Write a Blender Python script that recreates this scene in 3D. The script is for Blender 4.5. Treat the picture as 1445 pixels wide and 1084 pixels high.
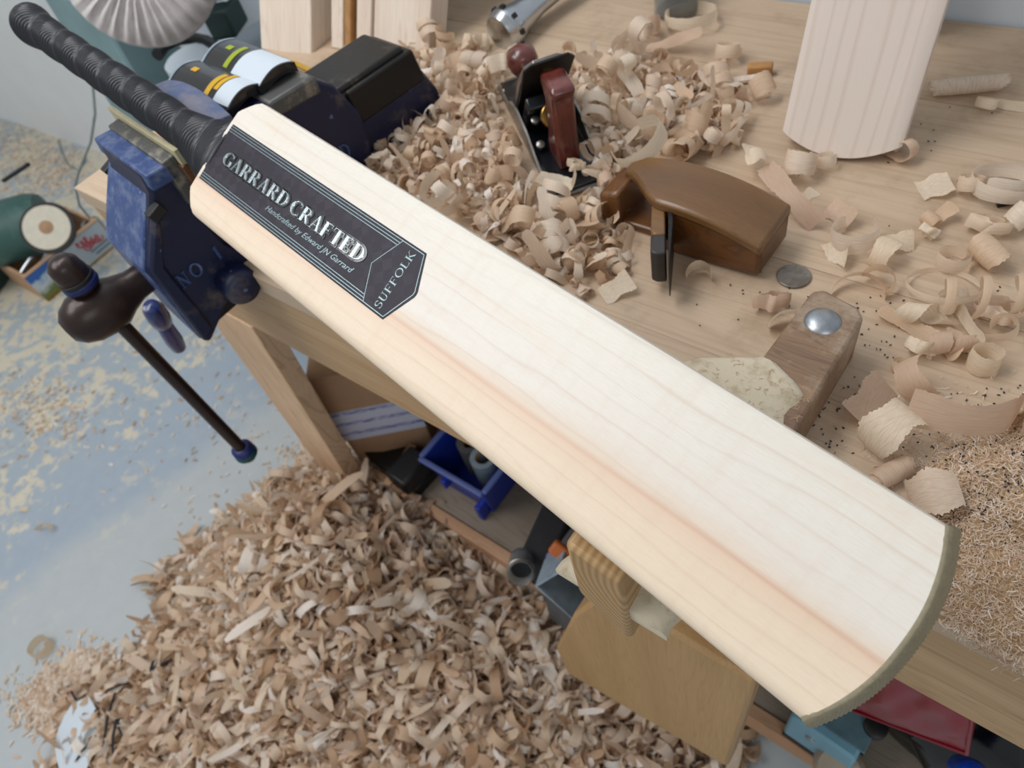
import bpy, math, random
import numpy as np
from mathutils import Vector, Matrix
random.seed(7); rng = np.random.default_rng(11)
C = bpy.context.scene.collection
for o in list(bpy.data.objects): bpy.data.objects.remove(o, do_unlink=True)
R_ = math.radians

# ---------------------------------------------------------------- camera
RM = np.array([[0.78946046, 0.37534104, -0.48566581],
               [0.58186264, -0.70954706, 0.39746552],
               [-0.19541763, -0.59637411, -0.77855628]])   # columns: image right, image down, view direction
CAM = np.array([0., 0., 1.3]); FPX = 1000.
def ray(p): return RM @ np.array([(p[0]-722.5)/FPX, (p[1]-542.)/FPX, 1.])
def at(p, z=None, y=None, x=None, d=None):
    q = ray(p)
    t = d if d is not None else (z-CAM[2])/q[2] if z is not None else y/q[1] if y is not None else x/q[0]
    return CAM + q*t
cd = bpy.data.cameras.new('camera'); cam = bpy.data.objects.new('camera', cd); C.objects.link(cam)
m = Matrix([[RM[i][0], -RM[i][1], -RM[i][2], CAM[i]] for i in range(3)] + [[0, 0, 0, 1]])
cam.matrix_world = m
cd.sensor_width = 36; cd.lens = 36*FPX/1445; cd.clip_start = .02
cd.dof.use_dof = True; cd.dof.focus_distance = .42; cd.dof.aperture_fstop = 10.0
bpy.context.scene.camera = cam

# ---------------------------------------------------------------- light
W = bpy.data.worlds.new('room_light'); bpy.context.scene.world = W; W.use_nodes = True
W.node_tree.nodes['Background'].inputs[0].default_value = (.93, .97, 1, 1)
W.node_tree.nodes['Background'].inputs[1].default_value = .40
def area(name, loc, target, size, power, col):
    l = bpy.data.lights.new(name, 'AREA'); l.shape = 'RECTANGLE'; l.size, l.size_y = size; l.energy = power; l.color = col
    o = bpy.data.objects.new(name, l); C.objects.link(o); o.location = loc
    o.rotation_euler = (Vector(target)-Vector(loc)).to_track_quat('-Z', 'Y').to_euler(); return o
area('ceiling_panel_light', (-1.1, .15, 2.7), (-.45, .25, .8), (1.5, .6), 20, (.99, .99, 1))
area('floor_pile_fill_light', (-1.7, -.9, 2.7), (-1.1, -.2, 0), (1.5, .6), 20, (.99, .99, 1))  # added overhead fill that brightens the floor pile
area('window_light', (1.6, -1.4, 2.5), (-.3, .2, .9), (1.4, 1.2), 10, (.9, .95, 1))
sc = bpy.context.scene
sc.view_settings.view_transform = 'Standard'; sc.view_settings.look = 'None'; sc.view_settings.gamma = 1
sc.view_settings.use_curve_mapping = False; sc.view_settings.exposure = 0.10

# ---------------------------------------------------------------- helpers
def s2l(c):
    return tuple((v/12.92 if v <= .04045 else ((v+.055)/1.055)**2.4) for v in c)
def hexc(r, g, b): return s2l((r/255, g/255, b/255)) + (1,)
class Nt:
    def __init__(s, name):
        s.m = bpy.data.materials.new(name); s.m.use_nodes = True; s.t = s.m.node_tree; s.b = s.t.nodes['Principled BSDF']
        s.out = s.t.nodes['Material Output']
    def n(s, typ, **kw):
        nd = s.t.nodes.new(typ)
        for k, v in kw.items():
            if k.startswith('i_'): nd.inputs[k[2:].replace('_', ' ')].default_value = v
            else: setattr(nd, k, v)
        return nd
    def l(s, a, b): s.t.links.new(a, b)
    def coord(s, scale=(1, 1, 1), kind='Object', loc=(0, 0, 0), rot=(0, 0, 0)):
        tc = s.n('ShaderNodeTexCoord'); mp = s.n('ShaderNodeMapping')
        mp.inputs['Scale'].default_value = scale; mp.inputs['Location'].default_value = loc; mp.inputs['Rotation'].default_value = rot
        s.l(tc.outputs[kind], mp.inputs[0]); return mp.outputs[0]
    def noise(s, vec, scale=1, detail=3, rough=.55, dist=0):
        nd = s.n('ShaderNodeTexNoise'); s.l(vec, nd.inputs['Vector'])
        nd.inputs['Scale'].default_value = scale; nd.inputs['Detail'].default_value = detail
        nd.inputs['Roughness'].default_value = rough; nd.inputs['Distortion'].default_value = dist; return nd.outputs[0]
    def ramp(s, fac, stops):
        nd = s.n('ShaderNodeValToRGB'); e = nd.color_ramp.elements
        while len(e) < len(stops): e.new(.5)
        for el, (p, c) in zip(e, stops): el.position = p; el.color = c if len(c) == 4 else tuple(c)+(1,)
        s.l(fac, nd.inputs[0]); return nd.outputs[0]
    def mix(s, fac, a, b, mode='MIX'):
        nd = s.n('ShaderNodeMix', data_type='RGBA', blend_type=mode)
        for k, v in ((0, fac), (6, a), (7, b)):
            if isinstance(v, (int, float)): nd.inputs[k].default_value = v
            elif isinstance(v, tuple): nd.inputs[k].default_value = v
            else: s.l(v, nd.inputs[k])
        return nd.outputs[2]
    def math(s, op, a, b=None):
        nd = s.n('ShaderNodeMath', operation=op)
        for k, v in ((0, a), (1, b)):
            if v is None: continue
            if isinstance(v, (int, float)): nd.inputs[k].default_value = v
            else: s.l(v, nd.inputs[k])
        return nd.outputs[0]
    def bump(s, h, strength=.3, dist=.001):
        nd = s.n('ShaderNodeBump'); nd.inputs['Strength'].default_value = strength; nd.inputs['Distance'].default_value = dist
        s.l(h, nd.inputs['Height']); s.l(nd.outputs[0], s.b.inputs['Normal'])
    def color(s, v):
        if isinstance(v, tuple): s.b.inputs['Base Color'].default_value = v
        else: s.l(v, s.b.inputs['Base Color'])
BW = [(0, (0, 0, 0)), (1, (1, 1, 1))]
def plain(name, col, rough=.5, metal=0, var=.25, scale=60, bump=.15, coat=0, col2=None):
    t = Nt(name); v = t.coord((scale,)*3); nz = t.noise(v, 1, 4)
    c2 = col2 or tuple(x*(1-var) for x in col[:3])+(1,)
    t.color(t.mix(t.ramp(nz, [(.35, (0, 0, 0)), (.7, (1, 1, 1))]), col, c2))
    t.b.inputs['Roughness'].default_value = rough; t.b.inputs['Metallic'].default_value = metal
    t.b.inputs['Coat Weight'].default_value = coat
    if bump: t.bump(nz, bump)
    return t.m
def dusty(name, col, dust, rough=.45, amount=.55, scale=25, metal=0, wear=None):
    """a painted or metal surface with patches of wood dust and small chips"""
    t = Nt(name); v = t.coord((1, 1, 1)); a = t.noise(v, scale, 6, .65); b = t.noise(v, scale*7, 3)
    k = t.ramp(a, [(amount, (0, 0, 0)), (amount+.16, (1, 1, 1))])
    c = t.mix(t.math('MULTIPLY', k, t.math('ADD', t.math('MULTIPLY', b, .7), .2)), col, dust)
    if wear:
        w = t.ramp(t.noise(v, scale*3.3, 5, .7), [(.66, (0, 0, 0)), (.70, (1, 1, 1))]); c = t.mix(w, c, wear)
    t.color(c); t.b.inputs['Roughness'].default_value = rough; t.b.inputs['Metallic'].default_value = metal
    t.bump(b, .2); return t.m
def wood(name, light, dark, line=None, axis=0, band=18, fine=260, rough=.55, stretch=.06, dirt=None, coat=0, rnd=True, linefac=.5):
    t = Nt(name); sc_ = [1, 1, 1]; sc_[axis] = stretch
    tc = t.n('ShaderNodeTexCoord'); oi = t.n('ShaderNodeObjectInfo'); mp = t.n('ShaderNodeMapping'); mp.inputs['Scale'].default_value = sc_
    if rnd:
        ad = t.n('ShaderNodeVectorMath', operation='ADD'); sx = t.n('ShaderNodeCombineXYZ')
        r = t.math('MULTIPLY', oi.outputs['Random'], 7.0)
        for k in range(3): t.l(r, sx.inputs[k])
        t.l(tc.outputs['Object'], ad.inputs[0]); t.l(sx.outputs[0], ad.inputs[1]); t.l(ad.outputs[0], mp.inputs[0])
    else: t.l(tc.outputs['Object'], mp.inputs[0])
    v = mp.outputs[0]
    a = t.noise(v, band, 3, .5, .4); f = t.noise(v, fine, 3, .6)
    c = t.mix(t.ramp(a, [(.3, (0, 0, 0)), (.7, (1, 1, 1))]), light, dark)
    # growth rings: many thin lines cut out of the broad noise
    w = t.math('FRACT', t.math('MULTIPLY', a, 22.0))
    ln = t.ramp(w, [(0, (1, 1, 1)), (.18, (0, 0, 0)), (.85, (0, 0, 0)), (1, (1, 1, 1))])
    c = t.mix(t.math('MULTIPLY', ln, linefac), c, line or tuple(x*.72 for x in dark[:3])+(1,))
    c = t.mix(t.math('MULTIPLY', t.ramp(f, [(.4, (0, 0, 0)), (.75, (1, 1, 1))]), .35), c, tuple(x*.75 for x in dark[:3])+(1,))
    if dirt:
        d = t.noise(t.coord((1, 1, 1)), 14, 6, .7); c = t.mix(t.math('MULTIPLY', t.ramp(d, [(.52, (0, 0, 0)), (.72, (1, 1, 1))]), .6), c, dirt)
    t.color(c); t.b.inputs['Roughness'].default_value = rough; t.b.inputs['Coat Weight'].default_value = coat
    t.bump(f, .25, .0006); return t.m

class M:
    """collects geometry; build() links it as ONE mesh object"""
    def __init__(s): s.v = []; s.f = []; s.mi = []; s.cur = 0
    def add(s, verts, faces):
        n = len(s.v); s.v += [tuple(map(float, p)) for p in verts]; s.f += [tuple(i+n for i in f) for f in faces]; s.mi += [s.cur]*len(faces); return s
    def box(s, c, d, rot=None, taper=1.0):
        h = [x/2 for x in d]; vs = []
        for z in (-1, 1):
            k = taper if z > 0 else 1
            for y in (-1, 1):
                for x in (-1, 1):
                    p = Vector((x*h[0]*k, y*h[1]*k, z*h[2]))
                    if rot is not None: p = rot @ p
                    vs.append(p+Vector(c))
        return s.add(vs, [(0, 2, 3, 1), (4, 5, 7, 6), (0, 1, 5, 4), (2, 6, 7, 3), (0, 4, 6, 2), (1, 3, 7, 5)])
    def prism(s, poly, lo, hi, fn=None, lo_poly=None):
        """polygon (a,b) extruded along c from lo to hi; fn(a,b,c)->xyz"""
        fn = fn or (lambda a, b, c: (a, b, c)); n = len(poly); q = lo_poly or poly
        vs = [fn(a, b, lo) for a, b in q]+[fn(a, b, hi) for a, b in poly]
        fs = [tuple(range(n))[::-1], tuple(range(n, 2*n))]+[(i, (i+1) % n, n+(i+1) % n, n+i) for i in range(n)]
        return s.add(vs, fs)
    def loft(s, rings, cap=True, closed=True):
        n = len(rings[0]); vs = [p for r in rings for p in r]; fs = []
        for k in range(len(rings)-1):
            for i in range(n if closed else n-1):
                j = (i+1) % n; fs.append((k*n+i, k*n+j, (k+1)*n+j, (k+1)*n+i))
        if cap: fs += [tuple(range(n))[::-1], tuple(range((len(rings)-1)*n, len(rings)*n))]
        return s.add(vs, fs)
    def lathe(s, prof, org=(0, 0, 0), ax=(0, 0, 1), n=24, cap=True):
        ax = Vector(ax).normalized(); u = ax.orthogonal().normalized(); w = ax.cross(u); o = Vector(org)
        rings = [[o+ax*h+(u*math.cos(2*math.pi*i/n)+w*math.sin(2*math.pi*i/n))*max(r, 1e-5) for i in range(n)] for r, h in prof]
        return s.loft(rings, cap)
    def tube(s, pts, r, n=10, cap=True, flat=1.0):
        pts = [Vector(p) for p in pts]; rs = r if isinstance(r, (list, tuple)) else [r]*len(pts); rings = []; u = None
        for i, p in enumerate(pts):
            t = (pts[min(i+1, len(pts)-1)]-pts[max(i-1, 0)]).normalized()
            u = t.orthogonal().normalized() if u is None else (u-t*u.dot(t)).normalized()
            w = t.cross(u); rings.append([p+(u*math.cos(2*math.pi*k/n)+w*math.sin(2*math.pi*k/n)*flat)*rs[i] for k in range(n)])
        return s.loft(rings, cap)
    def build(s, name, mats, parent=None, bevel=0, smooth=True, sub=0, angle=35, segs=2):
        me = bpy.data.meshes.new(name); me.from_pydata(s.v, [], s.f); me.validate(); me.update()
        for mt in (mats if isinstance(mats, (list, tuple)) else [mats]): me.materials.append(mt)
        if len(s.mi) == len(me.polygons): me.polygons.foreach_set('material_index', s.mi)
        import bmesh
        bm = bmesh.new(); bm.from_mesh(me); bmesh.ops.recalc_face_normals(bm, faces=bm.faces); bm.to_mesh(me); bm.free()
        o = bpy.data.objects.new(name, me); C.objects.link(o)
        if parent is not None: o.parent = parent
        if bevel:
            b = o.modifiers.new('bevel', 'BEVEL'); b.width = bevel; b.segments = segs; b.limit_method = 'ANGLE'; b.angle_limit = R_(30)
        if sub:
            b = o.modifiers.new('sub', 'SUBSURF'); b.levels = b.render_levels = sub
        if smooth:
            me.polygons.foreach_set('use_smooth', [True]*len(me.polygons)); me.set_sharp_from_angle(angle=R_(angle))
        return o
def thing(name, label, cat, loc=(0, 0, 0), mat=None, group=None):
    o = bpy.data.objects.new(name, None); C.objects.link(o); o.empty_display_size = .02
    if mat is not None: o.matrix_world = mat
    else: o.location = loc
    return tag(o, label, cat, group)
def tag(o, label, cat, group=None):
    o['label'] = label; o['category'] = cat
    if group: o['group'] = group
    return o
def struct(o): o['kind'] = 'structure'; return o
def frame(o, x, y=None, z=None):
    """matrix from origin and axes (x kept exactly, z approximately)"""
    x = Vector(x).normalized()
    if z is not None: y = Vector(z).cross(x).normalized()
    else: y = (Vector(y)-x*Vector(y).dot(x)).normalized()
    z = x.cross(y)
    return Matrix(((x[0], y[0], z[0], o[0]), (x[1], y[1], z[1], o[1]), (x[2], y[2], z[2], o[2]), (0, 0, 0, 1)))
def rotz(a): return Matrix.Rotation(a, 4, 'Z')
BZ = .85      # bench top

# ---------------------------------------------------------------- materials
MAT = {}
def bat_face():
    t = Nt('willow_face'); tc = t.n('ShaderNodeTexCoord'); mp = t.n('ShaderNodeMapping'); mp.inputs['Scale'].default_value = (.10, 1, .25)
    t.l(tc.outputs['Object'], mp.inputs[0]); v = mp.outputs[0]
    sep = t.n('ShaderNodeSeparateXYZ'); t.l(tc.outputs['Object'], sep.inputs[0])
    wob = t.math('MULTIPLY', t.math('SUBTRACT', t.noise(v, 9, 3), .5), .020)
    y = t.math('ADD', sep.outputs[1], wob)
    yd = t.math('ADD', y, t.math('MULTIPLY', sep.outputs[0], -.020))         # grain runs slightly aslant
    # heartwood: honey side below, white sapwood above
    side = t.ramp(t.math('ADD', t.math('MULTIPLY', yd, 9.0), .62), [(.10, hexc(228, 210, 186)), (.30, hexc(226, 206, 182)), (.385, hexc(222, 196, 172)), (.402, hexc(212, 178, 154)), (.43, hexc(222, 206, 188)), (.50, hexc(224, 217, 207)), (1, hexc(224, 218, 206))])
    g = t.math('FRACT', t.math('MULTIPLY', t.math('ADD', yd, t.math('MULTIPLY', t.noise(v, 26, 3), .034)), 88.0))
    ln = t.ramp(g, [(0, (1, 1, 1)), (.035, (.75, .75, .75)), (.12, (0, 0, 0)), (.8, (0, 0, 0)), (.97, (.35, .35, .35)), (1, (1, 1, 1))])
    fade = t.ramp(t.noise(v, 40, 2), [(.35, (.3, .3, .3)), (.6, (1, 1, 1))])
    c = t.mix(t.math('MULTIPLY', t.math('MULTIPLY', ln, fade), .27), side, hexc(188, 150, 122))
    f = t.noise(v, 1100, 3, .7); c = t.mix(t.math('MULTIPLY', t.ramp(f, [(.45, (0, 0, 0)), (.8, (1, 1, 1))]), .25), c, hexc(200, 180, 155))
    # faint cross figure
    mp2 = t.n('ShaderNodeMapping'); mp2.inputs['Scale'].default_value = (1, .12, 1); t.l(tc.outputs['Object'], mp2.inputs[0])
    x = t.noise(mp2.outputs[0], 130, 3, .6); c = t.mix(t.math('MULTIPLY', t.ramp(x, [(.5, (0, 0, 0)), (.8, (1, 1, 1))]), .16), c, hexc(206, 172, 146))
    st = t.noise(v, 34, 4, .6); c = t.mix(t.math('MULTIPLY', t.ramp(st, [(.5, (0, 0, 0)), (.72, (1, 1, 1))]), .35), c, hexc(218, 194, 170))
    t.color(c); t.b.inputs['Roughness'].default_value = .42; t.b.inputs['Specular IOR Level'].default_value = .4
    t.bump(t.math('ADD', f, t.math('MULTIPLY', x, .6)), .10, .0004); return t.m
MAT['bat'] = bat_face()
MAT['bench'] = wood('bench_pine', hexc(196, 173, 147), hexc(182, 157, 131), hexc(156, 130, 102), 0, 9, 300, .5, .05, dirt=hexc(150, 126, 100), linefac=.35)
MAT['apron'] = wood('apron_pine', hexc(202, 170, 130), hexc(178, 143, 102), hexc(138, 106, 70), 0, 26, 420, .55, .035, linefac=.45)
MAT['leg'] = wood('leg_pine', hexc(226, 192, 158), hexc(210, 172, 134), hexc(160, 124, 86), 2, 12, 300, .6, .06)
MAT['panel'] = wood('panel_ply', hexc(186, 150, 102), hexc(172, 134, 86), hexc(146, 112, 70), 2, 26, 400, .5, .05, linefac=.25)
MAT['hook'] = wood('worn_block', hexc(148, 118, 90), hexc(112, 88, 70), hexc(84, 62, 46), 0, 30, 300, .6, .1, dirt=hexc(196, 180, 158))
MAT['hookside'] = wood('block_side', hexc(178, 138, 90), hexc(156, 116, 72), hexc(120, 86, 52), 0, 30, 300, .6, .1)
MAT['cleft'] = wood('cleft_willow', hexc(226, 212, 196), hexc(214, 196, 178), hexc(180, 146, 120), 0, 30, 300, .6, .05, linefac=.3)
MAT['cleft_side'] = wood('cleft_edge', hexc(206, 170, 138), hexc(190, 150, 116), hexc(150, 108, 76), 0, 30, 300, .6, .05)
MAT['rose'] = wood('rosewood', hexc(122, 56, 44), hexc(78, 32, 28), hexc(46, 18, 18), 2, 60, 420, .3, .2, coat=.5)
MAT['beech'] = wood('old_beech', hexc(128, 92, 52), hexc(104, 72, 40), hexc(66, 42, 22), 0, 30, 600, .38, .12, coat=.25, dirt=hexc(96, 72, 48), linefac=.2)
MAT['beech_dark'] = wood('old_beech_dark', hexc(110, 70, 32), hexc(84, 48, 20), hexc(50, 28, 12), 0, 30, 600, .4, .12, coat=.2)
MAT['shelf'] = wood('shelf_board', hexc(150, 138, 122), hexc(136, 122, 106), hexc(110, 96, 80), 0, 20, 300, .7, .1)
MAT['edge'] = wood('shelf_edge', hexc(200, 160, 128), hexc(180, 138, 104), None, 0, 20, 300, .6, .1)
MAT['blue'] = dusty('vice_blue_paint_shaded', hexc(7, 19, 54), hexc(116, 102, 90), .42, .56, 22, 0, hexc(92, 108, 150))  # vice paint with the shade of its darker faces in the colour
MAT['bluelt'] = dusty('vice_blue_paint_lit_scratched', hexc(48, 70, 118), hexc(110, 122, 150), .45, .45, 60, 0, hexc(150, 162, 186))  # same vice paint, scratched, lightened in colour for faces that catch light
MAT['steel_old'] = dusty('blackened_steel', hexc(44, 42, 40), hexc(120, 112, 98), .45, .62, 30, .6)
MAT['jawsteel'] = dusty('jaw_steel', hexc(92, 92, 90), hexc(176, 168, 150), .5, .5, 60, .5)
MAT['bronze'] = dusty('oiled_dark_iron', hexc(50, 36, 32), hexc(110, 72, 48), .3, .62, 30, .35)
MAT['black'] = plain('black_plastic', hexc(22, 22, 24), .45)
MAT['leather'] = plain('pale_leather', hexc(182, 174, 142), .8, 0, .2, 90)
MAT['rubberblue'] = plain('blue_rubber_band', hexc(16, 34, 96), .45)
MAT['greencap'] = plain('dark_green_rubber', hexc(14, 74, 78), .5)
MAT['chrome'] = plain('bright_steel', hexc(200, 204, 208), .22, 1, .1, 90, .03)
MAT['zinc'] = plain('zinc_bolt', hexc(170, 174, 178), .35, .9, .25, 120, .05)
MAT['steel'] = plain('plane_steel', hexc(150, 146, 140), .35, .8, .25, 80)
MAT['japan'] = plain('black_japanning', hexc(18, 20, 26), .3, 0, .3, 60, .1, .3)
MAT['brass'] = plain('brass', hexc(190, 150, 84), .3, 1, .3, 80)
MAT['coin'] = dusty('worn_coin', hexc(126, 120, 112), hexc(94, 84, 74), .45, .45, 150, .6)
MAT['teal'] = plain('teal_machine_paint', hexc(120, 148, 152), .5, 0, .15, 12)
MAT['green'] = dusty('green_machine_paint', hexc(54, 90, 84), hexc(84, 122, 114), .5, .5, 10)
MAT['dgreen'] = plain('dark_green_paint', hexc(34, 62, 58), .5, 0, .2, 12)
MAT['felt'] = plain('dark_felt_edge', hexc(66, 62, 60), .95, 0, .4, 200, .8)
MAT['buff'] = plain('cotton_mop', hexc(206, 200, 198), .9, 0, .22, 40, .4)
MAT['greyplate'] = dusty('grey_metal_sheet', hexc(126, 134, 142), hexc(104, 110, 116), .45, .5, 9, .2)
MAT['white'] = plain('white_plastic', hexc(200, 210, 218), .5, 0, .06, 12)
MAT['card'] = plain('brown_cardboard', hexc(176, 140, 108), .8, 0, .12, 20)
MAT['bin'] = plain('blue_plastic_bin', hexc(24, 52, 158), .35, 0, .15, 12)
MAT['dark'] = plain('dark_cloth', hexc(44, 44, 48), .8, 0, .3, 30)
MAT['greycloth'] = plain('grey_cloth', hexc(96, 94, 96), .85, 0, .25, 30)
MAT['red'] = plain('red_vinyl', hexc(132, 3, 30), .4, 0, .15, 10, .05, .15)
MAT['ltblue'] = plain('light_blue_enamel', hexc(122, 172, 192), .4, 0, .1, 12)
MAT['foil'] = plain('black_bin_bag', hexc(14, 14, 17), .2, 0, .3, 60, .6)
MAT['orange'] = plain('orange_brown_wood', hexc(196, 104, 48), .5)
MAT['greyblue'] = plain('grey_blue_plastic', hexc(150, 166, 178), .4)
MAT['rubber'] = plain('black_rubber_crumb', hexc(24, 28, 38), .6)
MAT['silver'] = plain('silver_foil', hexc(196, 208, 212), .22, .85, .35, 500, .1)
MAT['stline'] = plain('sticker_line', hexc(134, 156, 158), .35, .4, .1, 100, 0)
MAT['gel'] = plain('black_gel_edge', hexc(8, 10, 14), .25, 0, .2, 100, 0, .5)

def shaving_mat(name, attr):
    t = Nt(name)
    if attr:
        r = t.n('ShaderNodeAttribute'); r.attribute_name = 'tone'; r = r.outputs['Fac']
    else: r = t.n('ShaderNodeObjectInfo').outputs['Random']
    c = t.ramp(r, [(0, hexc(216, 187, 156)), (.3, hexc(230, 208, 182)), (.5, hexc(238, 225, 206)), (.72, hexc(224, 199, 174)), (1, hexc(244, 236, 222))] if not attr else [(0, hexc(196, 162, 130)), (.25, hexc(228, 204, 176)), (.5, hexc(240, 226, 206)), (.7, hexc(224, 198, 174)), (.88, hexc(248, 240, 228)), (1, hexc(252, 248, 242))])
    uv = t.n('ShaderNodeUVMap'); mp = t.n('ShaderNodeMapping'); mp.inputs['Scale'].default_value = (1.5, 26, 1); t.l(uv.outputs[0], mp.inputs[0])
    f = t.noise(mp.outputs[0], 1, 3, .6); c = t.mix(t.math('MULTIPLY', t.ramp(f, [(.42, (0, 0, 0)), (.7, (1, 1, 1))]), .4), c, hexc(188, 146, 108))
    t.color(c); t.b.inputs['Roughness'].default_value = .55
    tr = t.n('ShaderNodeBsdfTranslucent'); t.l(c, tr.inputs[0]); mx = t.n('ShaderNodeMixShader'); mx.inputs[0].default_value = .38
    t.l(t.b.outputs[0], mx.inputs[1]); t.l(tr.outputs[0], mx.inputs[2]); t.l(mx.outputs[0], t.out.inputs[0])
    t.bump(f, .25, .0004); return t.m
MAT['shave'] = shaving_mat('wood_shaving', False)
def toned(name, cols):
    MAT[name] = shaving_mat(name, False); nd = [n for n in MAT[name].node_tree.nodes if n.type == 'VALTORGB'][0]
    for e, c in zip(nd.color_ramp.elements, [cols[0], cols[1], cols[0], cols[1], cols[0]]): e.color = c
toned('pale_shaving', (hexc(234, 217, 192), hexc(240, 227, 205))); toned('pink_shaving', (hexc(218, 192, 168), hexc(208, 182, 160)))
MAT['shave_attr'] = shaving_mat('wood_shaving_heap', True)

# ---------------------------------------------------------------- setting
def floor_mat():
    t = Nt('painted_concrete'); v = t.coord((1, 1, 1)); sep = t.n('ShaderNodeSeparateXYZ'); t.l(v, sep.inputs[0])
    n1 = t.noise(v, 3, 5, .6); n2 = t.noise(v, 30, 4, .6)
    e = t.math('ADD', t.math('ADD', sep.outputs[0], 1.40), t.math('ADD', t.math('MULTIPLY', sep.outputs[1], -.24), t.math('MULTIPLY', t.math('SUBTRACT', n1, .5), .22)))
    k = t.ramp(t.math('ADD', t.math('MULTIPLY', e, 14), .5), BW)
    blue = t.mix(n2, hexc(150, 163, 176), hexc(164, 175, 185)); grey = t.mix(n2, hexc(170, 176, 178), hexc(182, 187, 188))
    c = t.mix(k, blue, grey)
    far = t.ramp(t.math('MULTIPLY', t.math('ADD', sep.outputs[0], 1.55), -1.6), BW)
    c = t.mix(t.math('MULTIPLY', far, .6), c, hexc(168, 176, 176))
    # trodden sawdust: thick patches to the left of the bench, thin elsewhere
    p = t.math('ADD', t.math('MULTIPLY', t.noise(v, 26, 6, .6, .3), .62), t.math('MULTIPLY', t.noise(v, 5, 3, .6), .38))
    th = t.math('ADD', p, t.math('MULTIPLY', far, .10))
    left = t.ramp(t.math('MULTIPLY', t.math('ADD', sep.outputs[0], 1.28), -3.0), BW)
    d = t.math('MULTIPLY', t.ramp(th, [(.545, (0, 0, 0)), (.61, (1, 1, 1))]), left)
    c = t.mix(t.math('MULTIPLY', d, .8), c, t.mix(n2, hexc(206, 192, 160), hexc(220, 210, 188)))
    t.color(c); t.b.inputs['Roughness'].default_value = .38; t.bump(t.math('ADD', n2, t.math('MULTIPLY', d, 1.5)), .15, .002); return t.m
b = M().box((-2, 0, -.05), (8, 6, .1)); struct(b.build('floor', floor_mat()))
MAT['wall'] = plain('white_wall', hexc(208, 216, 224), .7, 0, .04, 8)
struct(M().box((.2, .905, 1.4), (4.2, .1, 2.8)).build('wall_back', MAT['wall']))
a, b2 = at((0, 166), z=0), at((125, 209), z=0); dv = (b2-a)/np.linalg.norm(b2-a)
mid = a+dv*.35+np.array([-dv[1], dv[0], 0])*.04
o = M().box((0, 0, 1.0), (1.7, .08, 2.0)).build('wall_left', MAT['wall']); o.location = (mid[0], mid[1], 0); o.rotation_euler.z = math.atan2(dv[1], dv[0]); o.data.materials[0] = plain('white_board', hexc(236, 240, 242), .6, 0, .05, 6); struct(o)

# ---------------------------------------------------------------- workbench
bench = thing('workbench', 'pine workbench with plank top, deep front apron and cluttered shelf below', 'workbench', (-.1, .216, 0))
bo = Vector((-.1, .216, 0))
X0, X1 = -.985, 1.0
ys = [.214, .330, .4475, .575, .705, .851]
for i in range(5):
    z1 = BZ - (0, .0004, 0, .0005, 0)[i]
    p = M().box(Vector(((X0+X1)/2, (ys[i]+ys[i+1])/2, z1-.013))-bo, (X1-X0, ys[i+1]-ys[i]-.0002, .026)).build('plank', MAT['bench'], bench, .0006)
M().box(Vector(((X0+X1)/2, .229, .7645))-bo, (X1-X0, .022, .117)).build('apron', MAT['apron'], bench, .002)
M().box(Vector(((X0+X1)/2, .84, .7645))-bo, (X1-X0, .02, .117)).build('rear_rail', MAT['apron'], bench, .002)
def post(x, y): M().box(Vector((x, y, .412))-bo, (.11, .06, .822)).build('leg', MAT['leg'], bench, .002)
# left trestle: post inside the apron, added shade panel behind it
M().prism([(-.852+.1, .706), (-.726+.1, .706), (-.838+.1, 0), (-.930+.1, 0)], 0, .032, lambda a, b, c: (a, c, b)).build('leg', MAT['leg'], bench, .002)
post(-.79, .79); post(.9, .26); post(.9, .79)
M().box(Vector((.02, .545, .205))-bo, (1.72, .55, .02)).build('shelf', MAT['shelf'], bench)
M().box(Vector((.02, .258, .195))-bo, (1.72, .02, .05)).build('shelf_rail', MAT['edge'], bench, .002)
M().box(Vector((-.86, .56, .46))-bo, (.018, .50, .50)).build('shade_panel', MAT['apron'], bench, .001)  # added board, keeps the gap between leg and carton dark
# vertical board hanging at the front
bd = M(); poly = [(-.262, .315), (-.033, .415), (-.026, .72), (-.21, .79), (-.245, .60)]
bd.prism([(.055+x, z) for x, z in [(-.258, .312), (-.033, .408), (-.028, .70), (-.028, .76), (-.150, .76), (-.200, .63), (-.258, .42)]], -.07, -.045, lambda a, b, c: (a-.0+.045, c, b))
bd.build('hanging_board', MAT['panel'], bench, .004)

# ---------------------------------------------------------------- bat
O = np.array([-0.5465, 0.2285, 1.002]); UX = np.array([0.98578602, -0.14901417, -0.07759318]); UY = np.array([0.16793662, 0.88723687, 0.42966037])
BM = frame(O, UX, UY)
bat = thing('cricket_bat', 'finished pale willow cricket bat with black ridged grip and dark sticker lying across the bench', 'cricket bat', mat=BM)
k = .001
def s0(t): a = abs(t); return -15 if a < 38 else -15+(a-38)*1.05
def s1(t): a = abs(t)/54; return 581.5-13.5*a**2.3
def sect(f, s):
    """half ring of (t,z), front edge -> back -> far edge; f = position along blade"""
    edge = 26 if f > .12 else 16+80*f
    sp = 38+20*math.sin(math.pi*min(1, max(0, f))**.8) if f < .93 else 38-(f-.93)*120
    ring = []
    for t in np.linspace(-54, 54, 33):
        a = abs(t)/54; z = -1.6*a*a
        if a > .9: z -= (2.6 if t < 0 else 1.6)*((a-.9)/.1)**2
        ring.append((t, z))
    ring += [(55.4, -8), (55.6, -edge*.6), (54.5, -edge)]
    ring += [(42, -edge-3), (24, -edge-(sp-edge)*.45), (8, -sp+2), (0, -sp), (-8, -sp+2), (-24, -edge-(sp-edge)*.45), (-42, -edge-3)]
    ring += [(-54.5, -edge), (-55.6, -edge*.6), (-55.4, -8)]
    return ring
bl = M(); rings = []
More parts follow.
